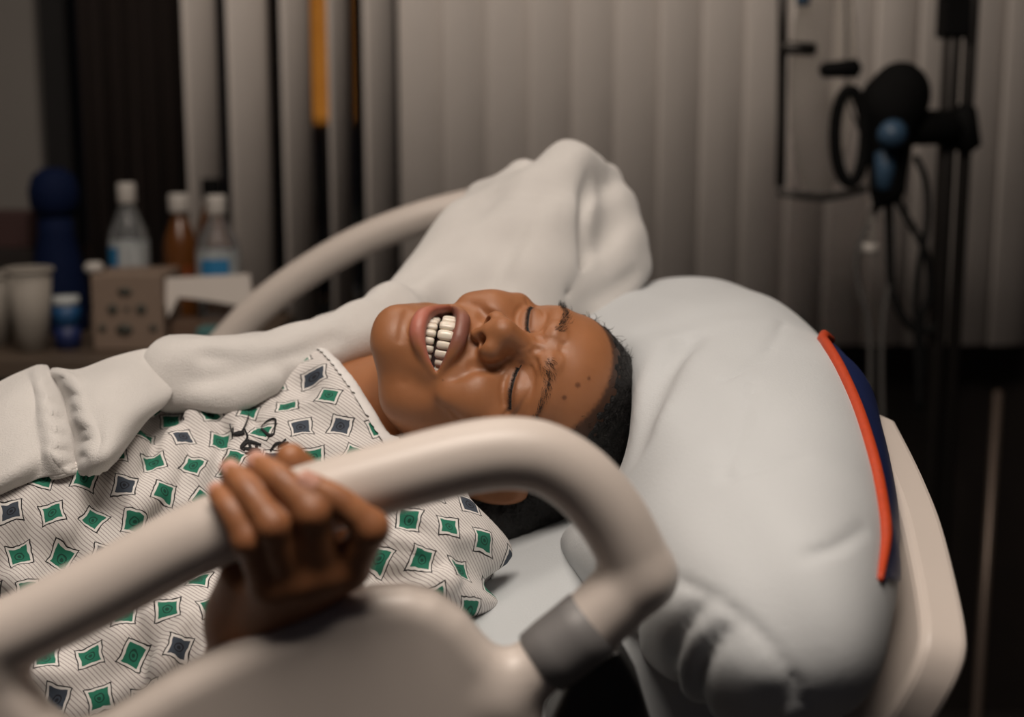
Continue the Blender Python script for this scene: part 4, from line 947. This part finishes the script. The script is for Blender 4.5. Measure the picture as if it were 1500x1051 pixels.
keep(tube('blue_knob', [I(1309, 196, y_-.035), I(1305, 198, y_-.062)], [.021, .019], M_dblue, None, 18), dv); keep(tube('blue_outlet', [I(1298, 225, y_-.022), I(1294, 275, y_-.02)], [.016, .012], M_dblue, None, 14), dv)
e_ = [I(1245+22*math.cos(a), 200+68*math.sin(a), y_-.01) for a in np.linspace(0, 2*math.pi, 28, endpoint=False)]
keep(tube('mask_ring', e_, .009, M_blk, None, 10, True), dv); keep(tube('side_nozzle', [I(1205, 103, y_), I(1255, 100, y_)], [.011, .014], M_blk, None, 12), dv)
# clear bag in a dark wire frame
M_film = mat('clear_bag_film', (.75, .73, .70), .15, Transmission_Weight=.92, IOR=1.05)
fr = empty('fluid_bag', tuple(I(1200, 290, IY+.04))); tag(fr, 'clear fluid bag with dark edge frame hanging beside the regulator', 'fluid bag'); fy = IY+.04
keep(tube('edge_frame', [I(*q, fy) for q in [(1146, -60), (1146, 60), (1145, 180), (1143, 272)]], .0075, M_pole, None, 8), fr)
keep(tube('bottom_frame', [I(*q, fy) for q in [(1141, 282), (1170, 286), (1205, 290), (1240, 284), (1268, 276)]], .006, M_pole, None, 8), fr)
fa, fb = I(1150, 280, fy), I(1262, -60, fy)
bgf = Field((fa[0]-.01, fy-.03, fa[2]-.01), (fb[0]+.01, fy+.03, fb[2]+.01), .005)
bgf.op(ell((fa+fb)/2, ((fb[0]-fa[0])/2, .016, (fb[2]-fa[2])/2*1.1))); V, Q = bgf.mesh(); keep(link('bag', mesh_np('bag', V, Q), M_film), fr)
keep(tube('hanger_strap', [I(1147, 70, fy-.02), I(1192, 72, fy-.02)], .010, M_pole, None, 8), fr); keep(lathe('blue_port', [(.010, 0), (.010, .018)], M_dblue, None, 12, tuple(I(1176, 8, fy-.025))), fr)
# tubes
M_tube = mat('grey_tubing', (.10, .095, .09), .4); M_cable = mat('black_cable', (.008, .008, .008), .7, Specular_IOR_Level=.15)
def cable(pts, r, mt, label, y=IY-.03): tag(tube('tube', cat_rom(np.array([I(*p, y) for p in pts]), 8), r, mt, None, 8), label, 'tube', 'tubes hanging from the drip stand')
cable([(1238, -40), (1240, 60), (1242, 140), (1262, 200)], .0022, M_tube, 'thin grey tube running up beside the clear bag', IY+.0)
cable([(1272, 330), (1256, 372), (1258, 420), (1272, 470), (1275, 540), (1272, 700)], .0042, M_tube, 'grey tube hanging from the white labelled drip chamber')
cable([(1302, 300), (1303, 350), (1306, 420), (1320, 460), (1345, 486), (1368, 480)], .0062, M_cable, 'thick black cable looping low to the pole')
cable([(1310, 285), (1335, 330), (1358, 375), (1362, 430), (1350, 470), (1352, 560)], .0055, M_cable, 'black cable crossing from the regulator to the pole', IY-.055)
cable([(1342, 230), (1357, 270), (1358, 330), (1345, 400), (1342, 470), (1348, 600)], .0048, M_cable, 'black cable hanging closest beside the pole', IY-.075)
cable([(1306, 400), (1295, 460), (1291, 540), (1295, 700)], .004, M_tube, 'grey tube hanging straight between the cables')
dc = empty('drip_chamber', tuple(I(1275, 350, IY-.03))); tag(dc, 'small drip chamber with a white label under the regulator', 'drip chamber'); cz = I(1278, 340, IY-.03)
keep(lathe('chamber', [(.006, -.03), (.012, -.02), (.012, .02), (.005, .035)], M_film, None, 16, tuple(cz)), dc); keep(lathe('chamber_label', [(.0128, -.02), (.0128, -.004)], M_capw, None, 16, tuple(I(1275, 352, IY-.03))), dc); keep(tube('chamber_stem', [cz+np.array([0, 0, .03]), I(1288, 300, IY-.03)], .006, M_pole), dc)
# bare metal stand in the dark at the right
M_steel = noisy('dull_steel', (.22, .17, .14), .4, 20, .1, 0, Metallic=.6)
s0, s1 = PY(1462, 575, 2.45), PY(1437, 950, 2.30); sp = empty('metal_stand', (s1[0], 2.3, 0)); tag(sp, 'thin metal stand leaning in the dark right of the bed', 'stand')
d_ = s1-s0; foot = s0+d_*((.03-s0[2])/d_[2]); keep(tube('stand_tube', [s0, foot], .0085, M_steel, None, 12), sp)
keep(tube('stand_foot', [foot+np.array([-.15, 0, -.01]), foot+np.array([.15, 0, -.01])], .012, M_dark), sp)

# finer pieces hang under the part they belong to
def under(parent, names, root):
    for o in [c for c in root.children if c.name.split('.')[0] in names]: o.parent = parent; o.matrix_parent_inverse = Matrix.Identity(4)
under(body, ('tooth', 'gum', 'fingernail', 'eyelashes', 'eyebrow', 'lash_line'), person); under(gown, ('collar', 'ink_stamp'), person); under(hair, ('stray_curls',), person)
under(rail, ('rail_sleeve', 'rail_bracket'), bed)
